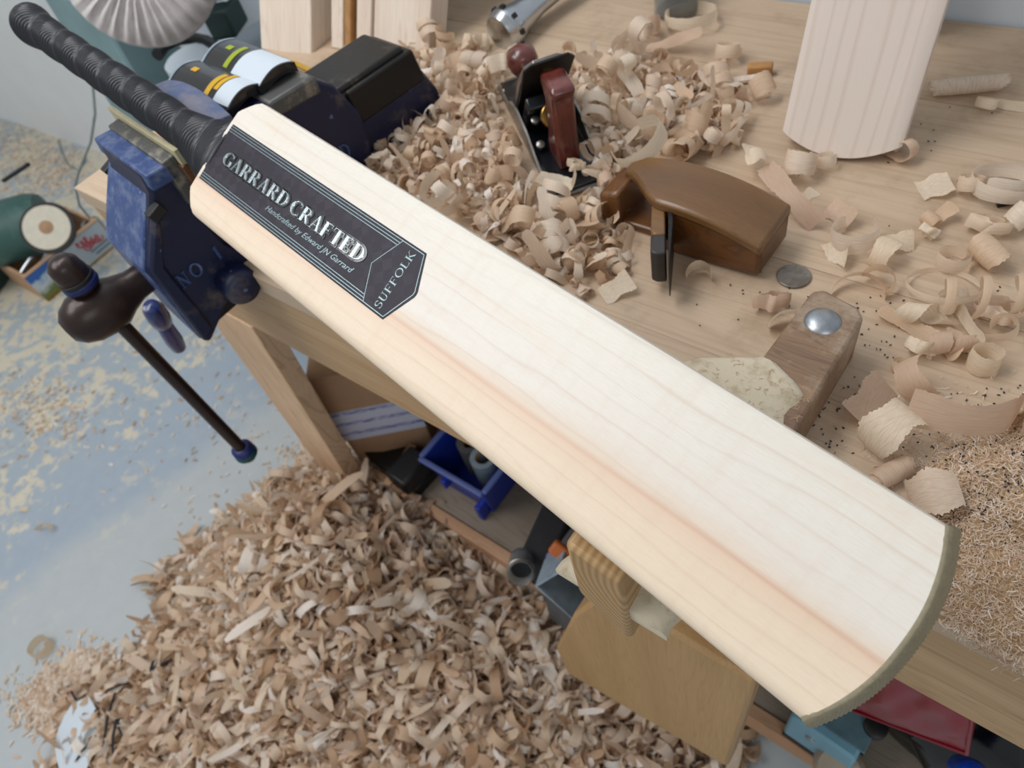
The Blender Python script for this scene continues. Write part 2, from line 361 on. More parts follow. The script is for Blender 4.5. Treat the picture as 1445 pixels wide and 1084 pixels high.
for f in np.linspace(0, 1, 61):
    rings.append([(k*(s0(t)+(s1(min(54, abs(t)))-s0(t))*f+max(0, -z-2)*.26*f**10*(z > -32)), k*t, k*z) for t, z in sect(f, 0)])
bl.loft(rings); bl.build('blade', MAT['bat'], bat, angle=40)
# toe guard: ribbed rubber strip following the toe
tg = M(); rows = []
ts = np.linspace(-54.5, 54.5, 300)
for i, t in enumerate(ts):
    tt = max(-54, min(54, t)); s = s1(abs(tt)); ds = -13.5*2.3*(abs(tt)/54)**1.3/54*(1 if tt > 0 else -1)
    nx, ny = 1, -ds; L = math.hypot(nx, ny); nx /= L; ny /= L; wv = .45*math.sin(i*1.05)
    th = 3.0; zt = -1.9*(abs(t)/54)**2-(0 if abs(t) < 48 else 1.8*((abs(t)-48)/6)**2)
    pr = [(-.6, zt+.1), (.9, zt+.55), (1.7, zt-.1), (2.4, zt-1.6)]+[(th+.28*math.sin(i*1.05+j*1.5)-j*.05, zt-2.6-j*2.0) for j in range(12)]+[(-.6, zt-27)]
    rows.append([(k*(s+nx*(a-.26*min(0, z+2))), k*(t+ny*(a-.26*min(0, z+2))), k*z) for a, z in pr])
tg.loft(rows); tg.build('toe_guard', plain('khaki_rubber', hexc(144, 134, 108), .55, 0, .2, 300, .3), bat, angle=60)
# grip
gr = M(); NS, NT = 900, 96; rings = []
HB = Vector((-.014, 0, -.020)); HE = Vector((-.322, -.003, .040)); hax = (HE-HB).normalized(); hl = (HE-HB).length
hy = Vector((0, 1, 0)); hy = (hy-hax*hy.dot(hax)).normalized(); hz = hy.cross(hax)*-1 if hy.cross(hax).z < 0 else hy.cross(hax)
for i in range(NS+1):
    s = hl*i/NS; d = s*1000; e = (hl-s)*1000
    base = 16.2+.8*math.sin(d*.02)
    fl = max(0, 1-d/66)
    rw = base+22.5*fl**1.55; rh = base+5*fl**1.4
    if d < 2.2: rw += .9; rh += .9
    if 4 < d < 5.6: rw += .5; rh += .5
    kn = math.exp(-((e-16)/15)**2)*2.6; rw += kn; rh += kn
    if e < 9: q = math.sqrt(max(0, 1-((9-e)/9)**2)); rw *= .45+.55*q; rh *= .45+.55*q
    cx = HB+hax*s
    ring = []
    for j in range(NT):
        a = 2*math.pi*j/NT
        u = (d/36.0+a/(2*math.pi)) % 1.0                    # spiral band coordinate
        bulge = 1.9*math.sin(math.pi*u)**.8-1.0
        ph = 2*math.pi*(d/2.7)+9.0*math.sin(a*2+1)+20*(abs(u-.5))   # fanned ribs
        rib = .50*math.sin(ph)*min(1, 6*u*(1-u)*1.6)
        fade = min(1, max(0, (d-7)/4))*min(1, e/8)
        add = (rib+bulge*.9*(1-fl*.7))*fade
        ring.append(cx+hy*(rw+add)*k*math.cos(a)+hz*(rh+add)*k*math.sin(a))
    rings.append(ring)
gr.loft(rings); gr.build('rubber_grip', plain('black_rubber_grip', hexc(30, 31, 37), .34, 0, .12, 200, 0), bat, angle=180)
# sticker
st = M(); hexa = [(-11, -26.6), (238, -26.6), (250.5, -1.5), (250.5, 1.5), (238, 26.6), (-11, 26.6)]
def face_z(t): return -1.6*(t/54)**2+.25
def plate(mb, poly, up, lo=-.6, nsub=8):
    """thin plate laid on the gently domed face: cut into strips across t"""
    pass
def stickmat():
    t = Nt('sticker_print'); v = t.coord((1, 1, 1), rot=(0, 0, R_(45))); ch = t.n('ShaderNodeTexChecker'); ch.inputs['Scale'].default_value = 125; t.l(v, ch.inputs[0])
    n = t.noise(t.coord((1, 1, 1)), 40, 2); f = t.math('MULTIPLY', ch.outputs['Fac'], t.ramp(n, [(.4, (0, 0, 0)), (.6, (1, 1, 1))]))
    t.color(t.mix(f, hexc(34, 28, 40), hexc(46, 40, 52))); t.b.inputs['Specular IOR Level'].default_value = .3; t.b.inputs['Roughness'].default_value = .5; return t.m
N = 12; vs = []; fs = []
def send(t): return 250.5-max(0, abs(t)-1.5)*12.5/25.1
cols = np.linspace(-26.6, 26.6, 25)
top = [[(k*(-11+(send(t)+11)*f), k*t, k*face_z(t)) for t in cols] for f in np.linspace(0, 1, 9)]
st.loft(top, cap=False, closed=False)
lowr = [(p[0], p[1], p[2]-.0007) for p in [r[0] for r in top]+top[-1]+[r[-1] for r in top][::-1]]
upr = [r[0] for r in top]+top[-1]+[r[-1] for r in top][::-1]
st.loft([upr, lowr], cap=False, closed=False)
stk = st.build('sticker', stickmat(), bat)
ln = M()
def seg(mb, p, q, w, z0=.04, h=.12, n=6):
    """thin raised line on the domed face"""
    (ax, ay), (bx, by) = p, q; L = math.hypot(bx-ax, by-ay); nx, ny = -(by-ay)/L*w/2, (bx-ax)/L*w/2; rr = []
    for f in np.linspace(0, 1, n):
        x = ax+(bx-ax)*f; y = ay+(by-ay)*f
        rr.append([(k*(x+nx), k*(y+ny), k*(face_z(y)+z0)), (k*(x+nx), k*(y+ny), k*(face_z(y)+z0+h)), (k*(x-nx), k*(y-ny), k*(face_z(y)+z0+h)), (k*(x-nx), k*(y-ny), k*(face_z(y)+z0))])
    mb.loft(rr)
for sg in (-1, 1):
    seg(ln, (-11, 24.9*sg), (237, 24.9*sg), .55, n=3); seg(ln, (-11, 22.6*sg), (213.5, 22.6*sg), .5, n=3); seg(ln, (-11, 20.4*sg), (212.4, 20.4*sg), .5, n=3)
    seg(ln, (237, 24.9*sg), (248.2, 1.2*sg), .55); seg(ln, (215, 24.9*sg), (202.5, 0), .45)
seg(ln, (248.2, -1.4), (248.2, 1.4), .55, n=2)
ln.build('border_line', MAT['stline'], stk)
# lettering from strokes: ('l' x0 y0 x1 y1 w), ('a' cx cy rx ry a0 a1 thin thick)
TH, TN = .19, .07
GL = {
 'G': (.80, [('a', .42, .5, .34, .47, 48, 318, TN, TH), ('l', .66, .05, .66, .44, TH*.9), ('l', .5, .44, .82, .44, .05), ('l', .70, .72, .70, .93, .04)]),
 'C': (.78, [('a', .42, .5, .34, .47, 50, 312, TN, TH), ('l', .70, .70, .70, .93, .04), ('l', .70, .08, .70, .25, .04)]),
 'A': (.82, [('l', .16, .02, .40, .95, TN), ('l', .40, .98, .66, .02, TH), ('l', .25, .32, .55, .32, .05), ('l', .04, .02, .28, .02, .05), ('l', .52, .02, .80, .02, .05)]),
 'R': (.80, [('l', .18, .02, .18, .97, TH), ('a', .36, .73, .21, .22, -90, 90, TN*.8, TH*.9), ('l', .18, .95, .36, .95, TN*.8), ('l', .18, .51, .36, .51, TN*.8), ('l', .38, .50, .66, .03, TH), ('l', .04, .02, .32, .02, .05), ('l', .04, .97, .25, .97, .05), ('l', .58, .02, .80, .02, .05)]),
 'D': (.82, [('l', .18, .02, .18, .97, TH), ('a', .34, .5, .36, .46, -90, 90, TN*.8, TH), ('l', .18, .955, .36, .955, TN), ('l', .18, .045, .36, .045, TN), ('l', .04, .02, .25, .02, .05), ('l', .04, .97, .25, .97, .05)]),
 'F': (.70, [('l', .18, .02, .18, .97, TH), ('l', .06, .95, .62, .95, TN), ('l', .2, .52, .48, .52, TN), ('l', .60, .78, .60, .97, .04), ('l', .48, .42, .48, .62, .04), ('l', .04, .02, .34, .02, .05)]),
 'T': (.76, [('l', .38, .02, .38, .97, TH), ('l', .06, .95, .70, .95, TN), ('l', .07, .76, .07, .97, .04), ('l', .69, .76, .69, .97, .04), ('l', .22, .02, .54, .02, .05)]),
 'E': (.74, [('l', .18, .02, .18, .97, TH), ('l', .06, .95, .62, .95, TN), ('l', .06, .045, .64, .045, TN), ('l', .2, .51, .48, .51, TN), ('l', .61, .78, .61, .97, .04), ('l', .64, .03, .64, .24, .04), ('l', .48, .41, .48, .61, .04)]),
 'S': (.62, [('a', .31, .735, .20, .225, 30, 262, TN, TH*.8), ('a', .31, .27, .22, .245, -150, 82, TN, TH*.8), ('l', .50, .72, .50, .93, .04), ('l', .09, .08, .09, .28, .04)]),
 'U': (.82, [('l', .18, .32, .18, .97, TH), ('a', .40, .34, .22, .31, 180, 360, TN, TH*.8), ('l', .62, .32, .62, .97, TN), ('l', .06, .97, .32, .97, .05), ('l', .50, .97, .74, .97, .05)]),
 'O': (.88, [('a', .44, .5, .35, .46, 0, 360, TN, TH)]),
 'L': (.70, [('l', .18, .02, .18, .97, TH), ('l', .06, .045, .62, .045, TN), ('l', .61, .03, .61, .26, .04), ('l', .04, .97, .34, .97, .05)]),
 'K': (.84, [('l', .18, .02, .18, .97, TH), ('l', .22, .42, .66, .96, TN), ('l', .34, .56, .68, .03, TH), ('l', .04, .02, .32, .02, .05), ('l', .04, .97, .32, .97, .05), ('l', .54, .97, .78, .97, .05), ('l', .58, .02, .82, .02, .05)]),
 'N': (.86, [('l', .18, .02, .18, .97, TN), ('l', .17, .97, .66, .03, TH), ('l', .66, .02, .66, .97, TN), ('l', .04, .02, .30, .02, .05), ('l', .06, .97, .22, .97, .05), ('l', .54, .97, .78, .97, .05)]),
 '1': (.5, [('l', .25, .02, .25, .97, TH), ('l', .10, .80, .25, .95, TN), ('l', .1, .02, .4, .02, .05)]),
}
def glyph(mb, ch, fn, z0, z1, grow=0, boldk=1.0, inset=0):
    """fn(x,y,z)->xyz with x,y in cap heights; grow widens every stroke; inset narrows the top for a bevelled look"""
    for g in GL[ch][1]:
        if g[0] == 'l':
            _, x0_, y0_, x1_, y1_, w = g; w = w*boldk+grow; pts = [(x0_, y0_, w), (x1_, y1_, w)]
            L = math.hypot(x1_-x0_, y1_-y0_); dx, dy = (x1_-x0_)/L, (y1_-y0_)/L
            pts = [(x0_-dx*grow*.5, y0_-dy*grow*.5, w), (x1_+dx*grow*.5, y1_+dy*grow*.5, w)]
            nr = [(-dy, dx)]*2
        else:
            _, cx, cy, rx, ry, a0, a1, tn, tk = g; pts = []; nr = []
            for a in np.linspace(R_(a0), R_(a1), 15):
                pts.append((cx+rx*math.cos(a), cy+ry*math.sin(a), (tn+(tk-tn)*abs(math.cos(a))**1.5)*boldk+grow)); n_ = (math.cos(a)/rx, math.sin(a)/ry); L = math.hypot(*n_); nr.append((n_[0]/L, n_[1]/L))
        rr = []
        for (x, y, w), (nx, ny) in zip(pts, nr):
            h = w/2; hi = max(.3*h, h-inset)
            rr.append([fn(x+nx*h, y+ny*h, z0), fn(x+nx*hi, y+ny*hi, z1), fn(x-nx*hi, y-ny*hi, z1), fn(x-nx*h, y-ny*h, z0)])
        mb.loft(rr)
xs = 4.0; txt = 'GARRARD CRAFTED'; CH = 11.6; tot = sum(GL[c][0]*(1.06 if c in '' else 1) if c != ' ' else .30 for c in txt); sc1 = 190.0/(tot*CH)
for c in txt:
    if c == ' ': xs += .30*CH*sc1; continue
    def fn(x, y, z, xs=xs): return (k*(xs+x*CH*sc1), k*((y-.46)*CH), k*(face_z(0)+z))
    mb = M(); mb.cur = 1; glyph(mb, c, fn, -.1, .55, grow=.22, boldk=1.0); mb.cur = 0; glyph(mb, c, fn, .5, 1.2, boldk=1.0, inset=.04)
    mb.build('raised_letter', [MAT['silver'], MAT['gel']], stk, smooth=False)
    xs += GL[c][0]*CH*sc1
pt = M(); txt = 'SUFFOLK'; h = 6.6; tot = sum(GL[c][0] for c in txt); kx = 45.5/(tot*h); xs = -22.8
for c in txt:
    glyph(pt, c, lambda x, y, z, xs=xs: (k*(231.2-y*h), k*(xs+x*h*kx), k*(face_z(xs)+z)), 0, .12, boldk=.62); xs += GL[c][0]*h*kx
pt.build('printed_town_name', MAT['stline'], stk, smooth=False)
cu = bpy.data.curves.new('script_line', 'FONT'); cu.body = 'Handcrafted by Edward JN Garrard'; cu.size = .0062; cu.shear = .35; cu.space_character = 1.0; cu.resolution_u = 3; cu.extrude = .00006
tmp = bpy.data.objects.new('tmp', cu); C.objects.link(tmp); dg = bpy.context.evaluated_depsgraph_get(); me = bpy.data.meshes.new_from_object(tmp.evaluated_get(dg)); bpy.data.objects.remove(tmp, do_unlink=True)
xsv = [v.co.x for v in me.vertices]; wx = max(xsv)-min(xsv)
for v in me.vertices: v.co.x = .080+(v.co.x-min(xsv))*.112/wx; v.co.y = v.co.y*1.0-.0145; v.co.z += k*face_z(12)+.0001
me.materials.clear(); me.materials.append(MAT['stline']); o = bpy.data.objects.new('printed_script', me); C.objects.link(o); o.parent = stk

# ---------------------------------------------------------------- vice
VT = R_(8); VU = Vector((math.cos(VT), -math.sin(VT), 0)); VV = Vector((math.sin(VT), math.cos(VT), 0)); VO = Vector((-.69, .215, 0))
vice = thing('bench_vice', 'heavy dark blue bench vice clamping the bat grip at the bench end', 'vice', mat=frame(VO, VU, VV))
def uv(u0, u1): return lambda a, b, c: (c*.001, a*.001, b*.001)
def vprism(name, poly, u0, u1, mat, bevel=.002, parent=None, lo=None):
    mb = M().prism([(a*k, b*k) for a, b in poly], u0*k, u1*k, lambda a, b, c: (c, a, b)); return mb.build(name, mat, parent or vice, bevel)
fj = vprism('front_jaw', [(-17, 984), (12, 984), (12, 952), (6, 930), (10, 880), (30, 850), (30, 838), (-8, 832), (-60, 796), (-66, 800), (-64, 856), (-66, 902), (-42, 935), (-20, 965)], -40, 55, MAT['blue'], .004)
vprism('jaw_cap', [(-18, 970), (12, 968), (12, 984), (-16, 986)], -55, 66, MAT['bluelt'], .002)
vprism('jaw_face_plate', [(2, 940), (15, 940), (15, 989), (2, 988)], -56, 66, MAT['jawsteel'], .0015)
vprism('leather_liner', [(15, 930), (20, 930), (20, 995), (15, 995)], -74, 74, MAT['leather'], .0008)
vprism('brown_liner_edge', [(13, 925), (19, 925), (19, 980), (13, 980)], 66, 76, MAT['beech_dark'], .001)
vprism('front_rib', [(-64, 905), (-30, 950), (-22, 950), (-50, 900), (-50, 810), (-66, 805)], 44, 60, MAT['blue'], .003)
vprism('front_plate', [(-19, 966), (-45, 934), (-68, 903), (-67, 800), (-62, 800), (-62, 902), (-40, 930), (-15, 962)], -44, 47, MAT['bluelt'], .002)  # thin front skin carrying the lit tone of the vice paint
for (u, v, z, sz) in ((-50, -20, 955, 9), (58, -26, 950, 9)):
    M().box((u*k, v*k, z*k), (.011, .016, .011), Matrix.Rotation(.3, 3, 'X')).build('set_screw', MAT['black'], vice, .0012)
for i, c in enumerate('NO 1'):
    if c == ' ': continue
    mb = M(); glyph(mb, c, lambda x, y, z, i=i: (k*(55.2+z), k*(-50+i*15+x*15), k*(868+y*16+i*1)), 0, 1.6, boldk=.9); mb.build('cast_letter', MAT['bluelt'], vice, smooth=False)
# fixed body
fb = vprism('fixed_body', [(52, 962), (60, 972), (120, 974), (176, 970), (192, 955), (208, 915), (206, 880), (200, 852), (24, 852), (24, 876), (60, 885), (60, 940), (44, 960), (44, 978)], -50, 56, MAT['blue'], .006)
vprism('fixed_jaw_top', [(118, 960), (176, 956), (177, 972), (172, 976), (120, 977)], 22, 58.5, MAT['jawsteel'], .004)
jl = M(); rr = []
for i in range(13):
    u = -62+i*11; z = 1004-((i-6)/6)**2*9; dv_ = 8*math.sin(i/12*math.pi)
    rr.append([(u*k, (46+dv_)*k, (z-26)*k), (u*k, (46+dv_)*k, z*k), (u*k, (52+dv_)*k, (z+2)*k), (u*k, (78+dv_*.3)*k, (z-2)*k), (u*k, (78+dv_*.3)*k, (z-12)*k), (u*k, (53+dv_)*k, (z-26)*k)])
jl.loft(rr); jl.build('rear_jaw_lip', dusty('lip_blue', hexc(74, 88, 122), hexc(128, 120, 122), .6, .45, 40, 0, hexc(150, 110, 80)), vice, .001)
for i, c in enumerate('RD'):
    mb = M(); glyph(mb, c, lambda x, y, z, i=i: (k*(56+z), k*(150+i*17+x*15), k*(880+y*17)), -.2, 1.6, boldk=.9); mb.build('cast_letter', MAT['bluelt'], vice, smooth=False)
# slide
vprism('slide', [(-20, 845), (300, 853), (322, 856), (318, 880), (305, 910), (300, 922), (-20, 915)], -26, 46, MAT['blue'], .004)
vprism('slide_top', [(190, 915), (300, 916), (304, 932), (298, 936), (190, 936)], -28, 44, MAT['steel_old'], .004)
vprism('slide_ridge', [(190, 932), (296, 932), (292, 942), (190, 942)], -30, 42, MAT['steel_old'], .004)
vprism('slide_edge', [(206, 897), (306, 897), (300, 936), (206, 936)], 36, 48, MAT['steel_old'], .003)
vprism('lower_bar', [(-62, 792), (24, 800), (24, 836), (-20, 836), (-60, 812)], 5, 34, MAT['steel_old'], .004)
M().lathe([(.004, .040), (.017, .040), (.020, .045), (.020, .070), (.015, .077), (.004, .078)], (.006, -.003, .842), (1, 0, 0), 28).build('clamp_foot', MAT['blue'], vice, angle=50)
# screw boss, handle
bs = M().lathe([(.001, -.158), (.012, -.157), (.020, -.150), (.026, -.138), (.0285, -.122), (.027, -.106), (.021, -.094), (.0165, -.080), (.0155, -.062), (.0165, .0), (.0165, .2)][::1], (0, 0, .868), (0, 1, 0), 32)
bs.build('screw_boss', MAT['bronze'], vice, angle=60)
def cyl(name, p, q, r, mat, parent, n=20, bevel=0):
    p, q = Vector(p), Vector(q); L = (q-p).length; return M().lathe([(r, 0), (r, L)], p, q-p, n).build(name, mat, parent, bevel)
rp = Vector((0, -.118, .935)); 
rod = M().lathe([(.0078, 0), (.0078, .318)], Vector((0, -.112, .576)), (0, -.012, 1), 20).build('handle_bar', MAT['bronze'], vice)
M().lathe([(.0125, -.004), (.0165, 0), (.0165, .006), (.0155, .012), (.0165, .018), (.0150, .030), (.010, .036), (.002, .038)], (0, -.116, .898), (0, -.03, 1), 28).build('handle_knob', MAT['bronze'], vice, angle=50)
M().lathe([(.0162, 0), (.0178, .002), (.0178, .006), (.0162, .008)], (0, -.116, .899), (0, -.03, 1), 28).build('rubber_ring', MAT['rubberblue'], vice)
M().lathe([(.0165, 0), (.0175, .001), (.0175, .004), (.0165, .005)], (0, -.1163, .9065), (0, -.03, 1), 28).build('rubber_ring', MAT['black'], vice)
M().lathe([(.002, -.012), (.010, -.010), (.014, -.004), (.0145, .002), (.013, .006)], (0, -.112, .578), (0, 0, 1), 24).build('end_cap', MAT['bronze'], vice, angle=60)
M().lathe([(.0145, -.004), (.0152, -.002), (.0150, .003), (.0140, .005)], (0, -.112, .578), (0, 0, 1), 24).build('rubber_ring', MAT['greencap'], vice, angle=60)
M().lathe([(.0140, .0), (.0146, .002), (.0140, .009), (.0085, .012)], (0, -.112, .5815), (0, 0, 1), 24).build('rubber_ring', MAT['rubberblue'], vice, angle=60)
# blue tool handle hanging below the vice
hp = at((212, 430), y=.16); hq = at((252, 490), y=.16)
v = Vector(hq-hp); L = v.length
o = M().lathe([(.002, 0), (.010, .003), (.0135, .012), (.0145, .030), (.013, .046), (.009, .052), (.0105, .058), (.012, L*.8), (.010, L), (.002, L+.002)], (0, 0, 0), v, 20).build('tool_handle', plain('glossy_blue_handle', hexc(14, 40, 104), .25, 0, .2, 40, 0, .5)); o.location = hp
tag(o, 'glossy dark blue two-lobed tool handle hanging below the vice', 'handle')

# ---------------------------------------------------------------- shavings
def ribbon_mesh(name, cen, side, w, mat, rag=.0, cols=3):
    """cen (n,3), side (n,3) unit, w (n,) half widths -> mesh with uv"""
    n = len(cen); us = np.linspace(-1, 1, cols); nr = np.cross(np.gradient(cen, axis=0), side); nr /= np.linalg.norm(nr, axis=1)[:, None]+1e-9
    v = np.empty((n, cols, 3))
    for j, u in enumerate(us):
        jag = 1+(rng.normal(0, rag, n) if abs(u) > .9 else 0)
        v[:, j] = cen+side*(w*u*jag)[:, None]+nr*(np.minimum(w, .006)*.12*(u*u))[:, None]
    f = []; uvs = []
    for i in range(n-1):
        for j in range(cols-1):
            f.append((i*cols+j, i*cols+j+1, (i+1)*cols+j+1, (i+1)*cols+j))
            a, b = i/(n-1), (i+1)/(n-1); c0, c1 = j/(cols-1), (j+1)/(cols-1); uvs += [(a*4, c0), (a*4, c1), (b*4, c1), (b*4, c0)]
    me = bpy.data.meshes.new(name); me.from_pydata(v.reshape(-1, 3).tolist(), [], f); me.materials.append(mat)
    uvl = me.uv_layers.new(name='UVMap'); uvl.data.foreach_set('uv', np.array(uvs, dtype=np.float32).ravel())
    me.polygons.foreach_set('use_smooth', [True]*len(f)); return me
def curl_path(kind, n, r=.010, turns=1.4, w=.006, pitch=0.0, tail=.0, grow=.3, sd=0, sq=.45):
    """axis along local Y, curve in XZ"""
    rg = np.random.default_rng(sd); t = np.linspace(0, 1, n)
    if kind == 'spiral':
        a = t*turns*2*math.pi; rad = r*(1-grow*t)
        c = np.stack([rad*np.cos(a), pitch*t, rad*np.sin(a)], 1); s = np.tile([0, 1., 0], (n, 1))
    elif kind == 'tail':                      # a coil that runs out into a straight strip
        nt = int(n*.45); a = np.linspace(0, turns*2*math.pi, n-nt); rad = r*(1-grow*(1-a/a[-1]))
        coil = np.stack([rad*np.sin(a), np.zeros(n-nt), -rad*np.cos(a)], 1); d = coil[-1]-coil[-2]; d /= np.linalg.norm(d)
        q = np.linspace(0, tail, nt+1)[1:]; st_ = coil[-1]+d*q[:, None]; st_[:, 2] += np.sin(q/tail*2.5)*tail*.15
        c = np.concatenate([coil, st_]); c[:, 1] += pitch*t; s = np.tile([0, 1., 0], (n, 1))
    elif kind == 'helix':
        a = t*turns*2*math.pi; c = np.stack([r*np.cos(a), pitch*(t-.5), r*np.sin(a)], 1)
        d = np.gradient(c, axis=0); d /= np.linalg.norm(d, axis=1)[:, None]; nn = np.stack([np.cos(a), 0*a, np.sin(a)], 1); s = np.cross(d, nn)
    elif kind == 'strip':                     # bent, slightly twisted strip
        L = tail; cv = rg.uniform(-1, 1, 2)*2.0*grow; ang = cv[0]*t*2+cv[1]*np.sin(t*5)*.6; st = L/n
        c = np.stack([np.cumsum(np.cos(ang))*st, 0*t, np.cumsum(np.sin(ang))*st], 1); c -= c.mean(0)
        tw = (t-.5)*turns; s = np.stack([-np.sin(ang)*np.sin(tw), np.cos(tw), np.cos(ang)*np.sin(tw)], 1)
    elif kind == 'crinkle':
        a = t*turns*2*math.pi; rad = r*(1+.35*np.sin(a*2.3+sd)+.2*np.sin(a*5)); c = np.stack([rad*np.cos(a), pitch*t+.1*r*np.sin(a*3), rad*np.sin(a)*.7], 1); s = np.stack([.3*np.sin(a), 1+0*a, .3*np.cos(a*1.7)], 1)
    s = s/np.linalg.norm(s, axis=1)[:, None]
    ww = w*(1+.12*np.sin(t*9+sd))*np.clip(np.minimum(t, 1-t)*14+sq, 0, 1)
    return c, s, ww
PD = []
for i in range(26):
    kd = ['spiral', 'spiral', 'tail', 'helix', 'spiral', 'crinkle', 'strip', 'tail', 'helix', 'spiral', 'strip', 'crinkle', 'tail'][i % 13]
    r = random.uniform(.0065, .0135); w = random.uniform(.0030, .0062)
    PD.append(dict(kind=kd, r=r, w=w, turns=random.uniform(.8, 2.0) if kd != 'strip' else random.uniform(-1.5, 1.5), pitch=random.uniform(-.5, .5)*.014 if kd in ('spiral', 'tail', 'crinkle') else random.uniform(.020, .038), tail=random.uniform(.022, .050), grow=random.uniform(.1, .55) if kd != 'strip' else random.uniform(.4, 1), sd=i))
PROTO = []
for d in PD:
    c, s, w = curl_path(d['kind'], 30, d['r'], d['turns'], d['w'], d['pitch'], d['tail'], d['grow'], d['sd']); PROTO.append(ribbon_mesh('shaving', c, s, w, MAT['shave'], .06))
def randrot():
    q = rng.normal(size=4); q /= np.linalg.norm(q); w, x, y, z = q
    return np.array([[1-2*(y*y+z*z), 2*(x*y-z*w), 2*(x*z+y*w)], [2*(x*y+z*w), 1-2*(x*x+z*z), 2*(y*z-x*w)], [2*(x*z-y*w), 2*(y*z+x*w), 1-2*(x*x+y*y)]])
def place(me, x, y, z, Rm, scale, label, cat='shaving', group=None):
    """drop the shaving so that its lowest point rests at height z"""
    co = np.empty(len(me.vertices)*3); me.vertices.foreach_get('co', co); co = co.reshape(-1, 3)@Rm.T*scale
    o = bpy.data.objects.new('shaving', me); C.objects.link(o)
    cc = (co.max(0)+co.min(0))/2
    mt = Matrix(((Rm*scale).tolist()[0]+[x-cc[0]], (Rm*scale).tolist()[1]+[y-cc[1]], (Rm*scale).tolist()[2]+[z-co[:, 2].min()], [0, 0, 0, 1])); o.matrix_world = mt
    tag(o, label, cat, group); return o
def stuff_cloud(name, label, cat, pts, rots, scl, mat, protos):
    """thousands of tiny shavings joined in one mesh"""
    V = []; F = []; T = []; UVS = []; off = 0; pi = rng.integers(0, len(protos), len(pts))
    for p in range(len(protos)):
        idx = np.where(pi == p)[0]
        if not len(idx): continue
        v, f, uv_ = protos[p]; n = len(idx)
        vv = np.einsum('nij,vj->nvi', rots[idx]*scl[idx][:, None, None], v)+pts[idx][:, None, :]
        V.append(vv.reshape(-1, 3)); F.append((f[None]+(np.arange(n)*len(v))[:, None, None]+off).reshape(-1, 4)); off += n*len(v)
        T.append(np.repeat(rng.random(n), len(v))); UVS.append(np.tile(uv_, (n, 1)))
    V = np.concatenate(V); F = np.concatenate(F); T = np.concatenate(T).astype(np.float32); UVS = np.concatenate(UVS).astype(np.float32)
    me = bpy.data.meshes.new(name); me.vertices.add(len(V)); me.vertices.foreach_set('co', V.astype(np.float32).ravel())
    me.loops.add(F.size); me.loops.foreach_set('vertex_index', F.astype(np.int32).ravel()); me.polygons.add(len(F))
    me.polygons.foreach_set('loop_start', np.arange(0, F.size, 4, dtype=np.int32)); me.update(calc_edges=True)
    at_ = me.attributes.new('tone', 'FLOAT', 'POINT'); at_.data.foreach_set('value', T)
    uvl = me.uv_layers.new(name='UVMap'); uvl.data.foreach_set('uv', UVS.ravel())
    me.polygons.foreach_set('use_smooth', np.ones(len(F), bool)); me.materials.append(mat)
    o = bpy.data.objects.new(name, me); C.objects.link(o); tag(o, label, cat); o['kind'] = 'stuff'; return o
def lowproto(d, n=15, kscale=1.0):
    c, s, w = curl_path(d['kind'], n, d['r'], d['turns'], d['w'], d['pitch'], d['tail'], d['grow'], d['sd'])
    v = np.stack([c-s*w[:, None], c+s*w[:, None]], 1).reshape(-1, 3)*kscale; v -= v.mean(0)
    f = np.array([(2*i, 2*i+1, 2*i+3, 2*i+2) for i in range(n-1)]); u = []
    for i in range(n-1): a, b = i/(n-1)*4, (i+1)/(n-1)*4; u += [(a, 0), (a, 1), (b, 1), (b, 0)]
    return v, f, np.array(u)
LOW = [lowproto(d) for d in PD]
PILE = []
for i in range(30):
    kd = ['spiral', 'tail', 'helix', 'tail', 'crinkle', 'helix', 'spiral', 'tail', 'strip', 'helix'][i % 10]
    PILE.append(lowproto(dict(kind=kd, r=random.uniform(.006, .012), w=random.uniform(.0018, .0046), turns=random.uniform(.7, 1.9) if kd != 'strip' else random.uniform(-2, 2), pitch=random.uniform(.02, .045) if kd == 'helix' else random.uniform(-.007, .007), tail=random.uniform(.025, .06), grow=random.uniform(.2, .6), sd=100+i), 17))

# heap on the bench: ellipses given on the bench top in metres via the picture's rough places
def inpoly(p, poly):
    x, y = p; c = False; j = len(poly)-1
    for i in range(len(poly)):
        xi, yi = poly[i]; xj, yj = poly[j]
        if (yi > y) != (yj > y) and x < (xj-xi)*(y-yi)/(yj-yi)+xi: c = not c
        j = i
    return c
def wpoly(px, z): return [tuple(at(p, z=z)[:2]) for p in px]
dense = wpoly([(455, 95), (600, 65), (640, 70), (700, 100), (770, 95), (860, 75), (930, 95), (1000, 110), (1060, 135), (1040, 215), (960, 235), (900, 250), (880, 400), (840, 430), (700, 345), (540, 250), (520, 225), (640, 150), (560, 75), (480, 105)], BZ)
def sample(poly, n, mind=0, avoid=()):
    xs_ = [p[0] for p in poly]; ys_ = [p[1] for p in poly]; out = []; tries = 0
    while len(out) < n and tries < n*400:
        tries += 1
        p = (random.uniform(min(xs_), max(xs_)), random.uniform(min(ys_), max(ys_)))
        if not inpoly(p, poly): continue
        if mind and any((p[0]-q[0])**2+(p[1]-q[1])**2 < mind**2 for q in out): continue
        if any(inpoly(p, a) for a in avoid): continue
        out.append(p)
    return out
def lowbase(pts): pass
P2 = sample(dense, 750)
dc = np.mean(np.array(dense), 0)
def heapz(x, y):
    # thickest beside the metal plane and behind the vice
    return .030*math.exp(-(((x+.47)/.10)**2+((y-.47)/.11)**2))+.014*math.exp(-(((x+.35)/.09)**2+((y-.55)/.08)**2))
keep_off = [wpoly([(705, 60), (800, 55), (850, 260), (760, 290), (700, 150)], .87), wpoly([(860, 250), (900, 225), (1110, 310), (1050, 400), (930, 400), (870, 320)], .86)]
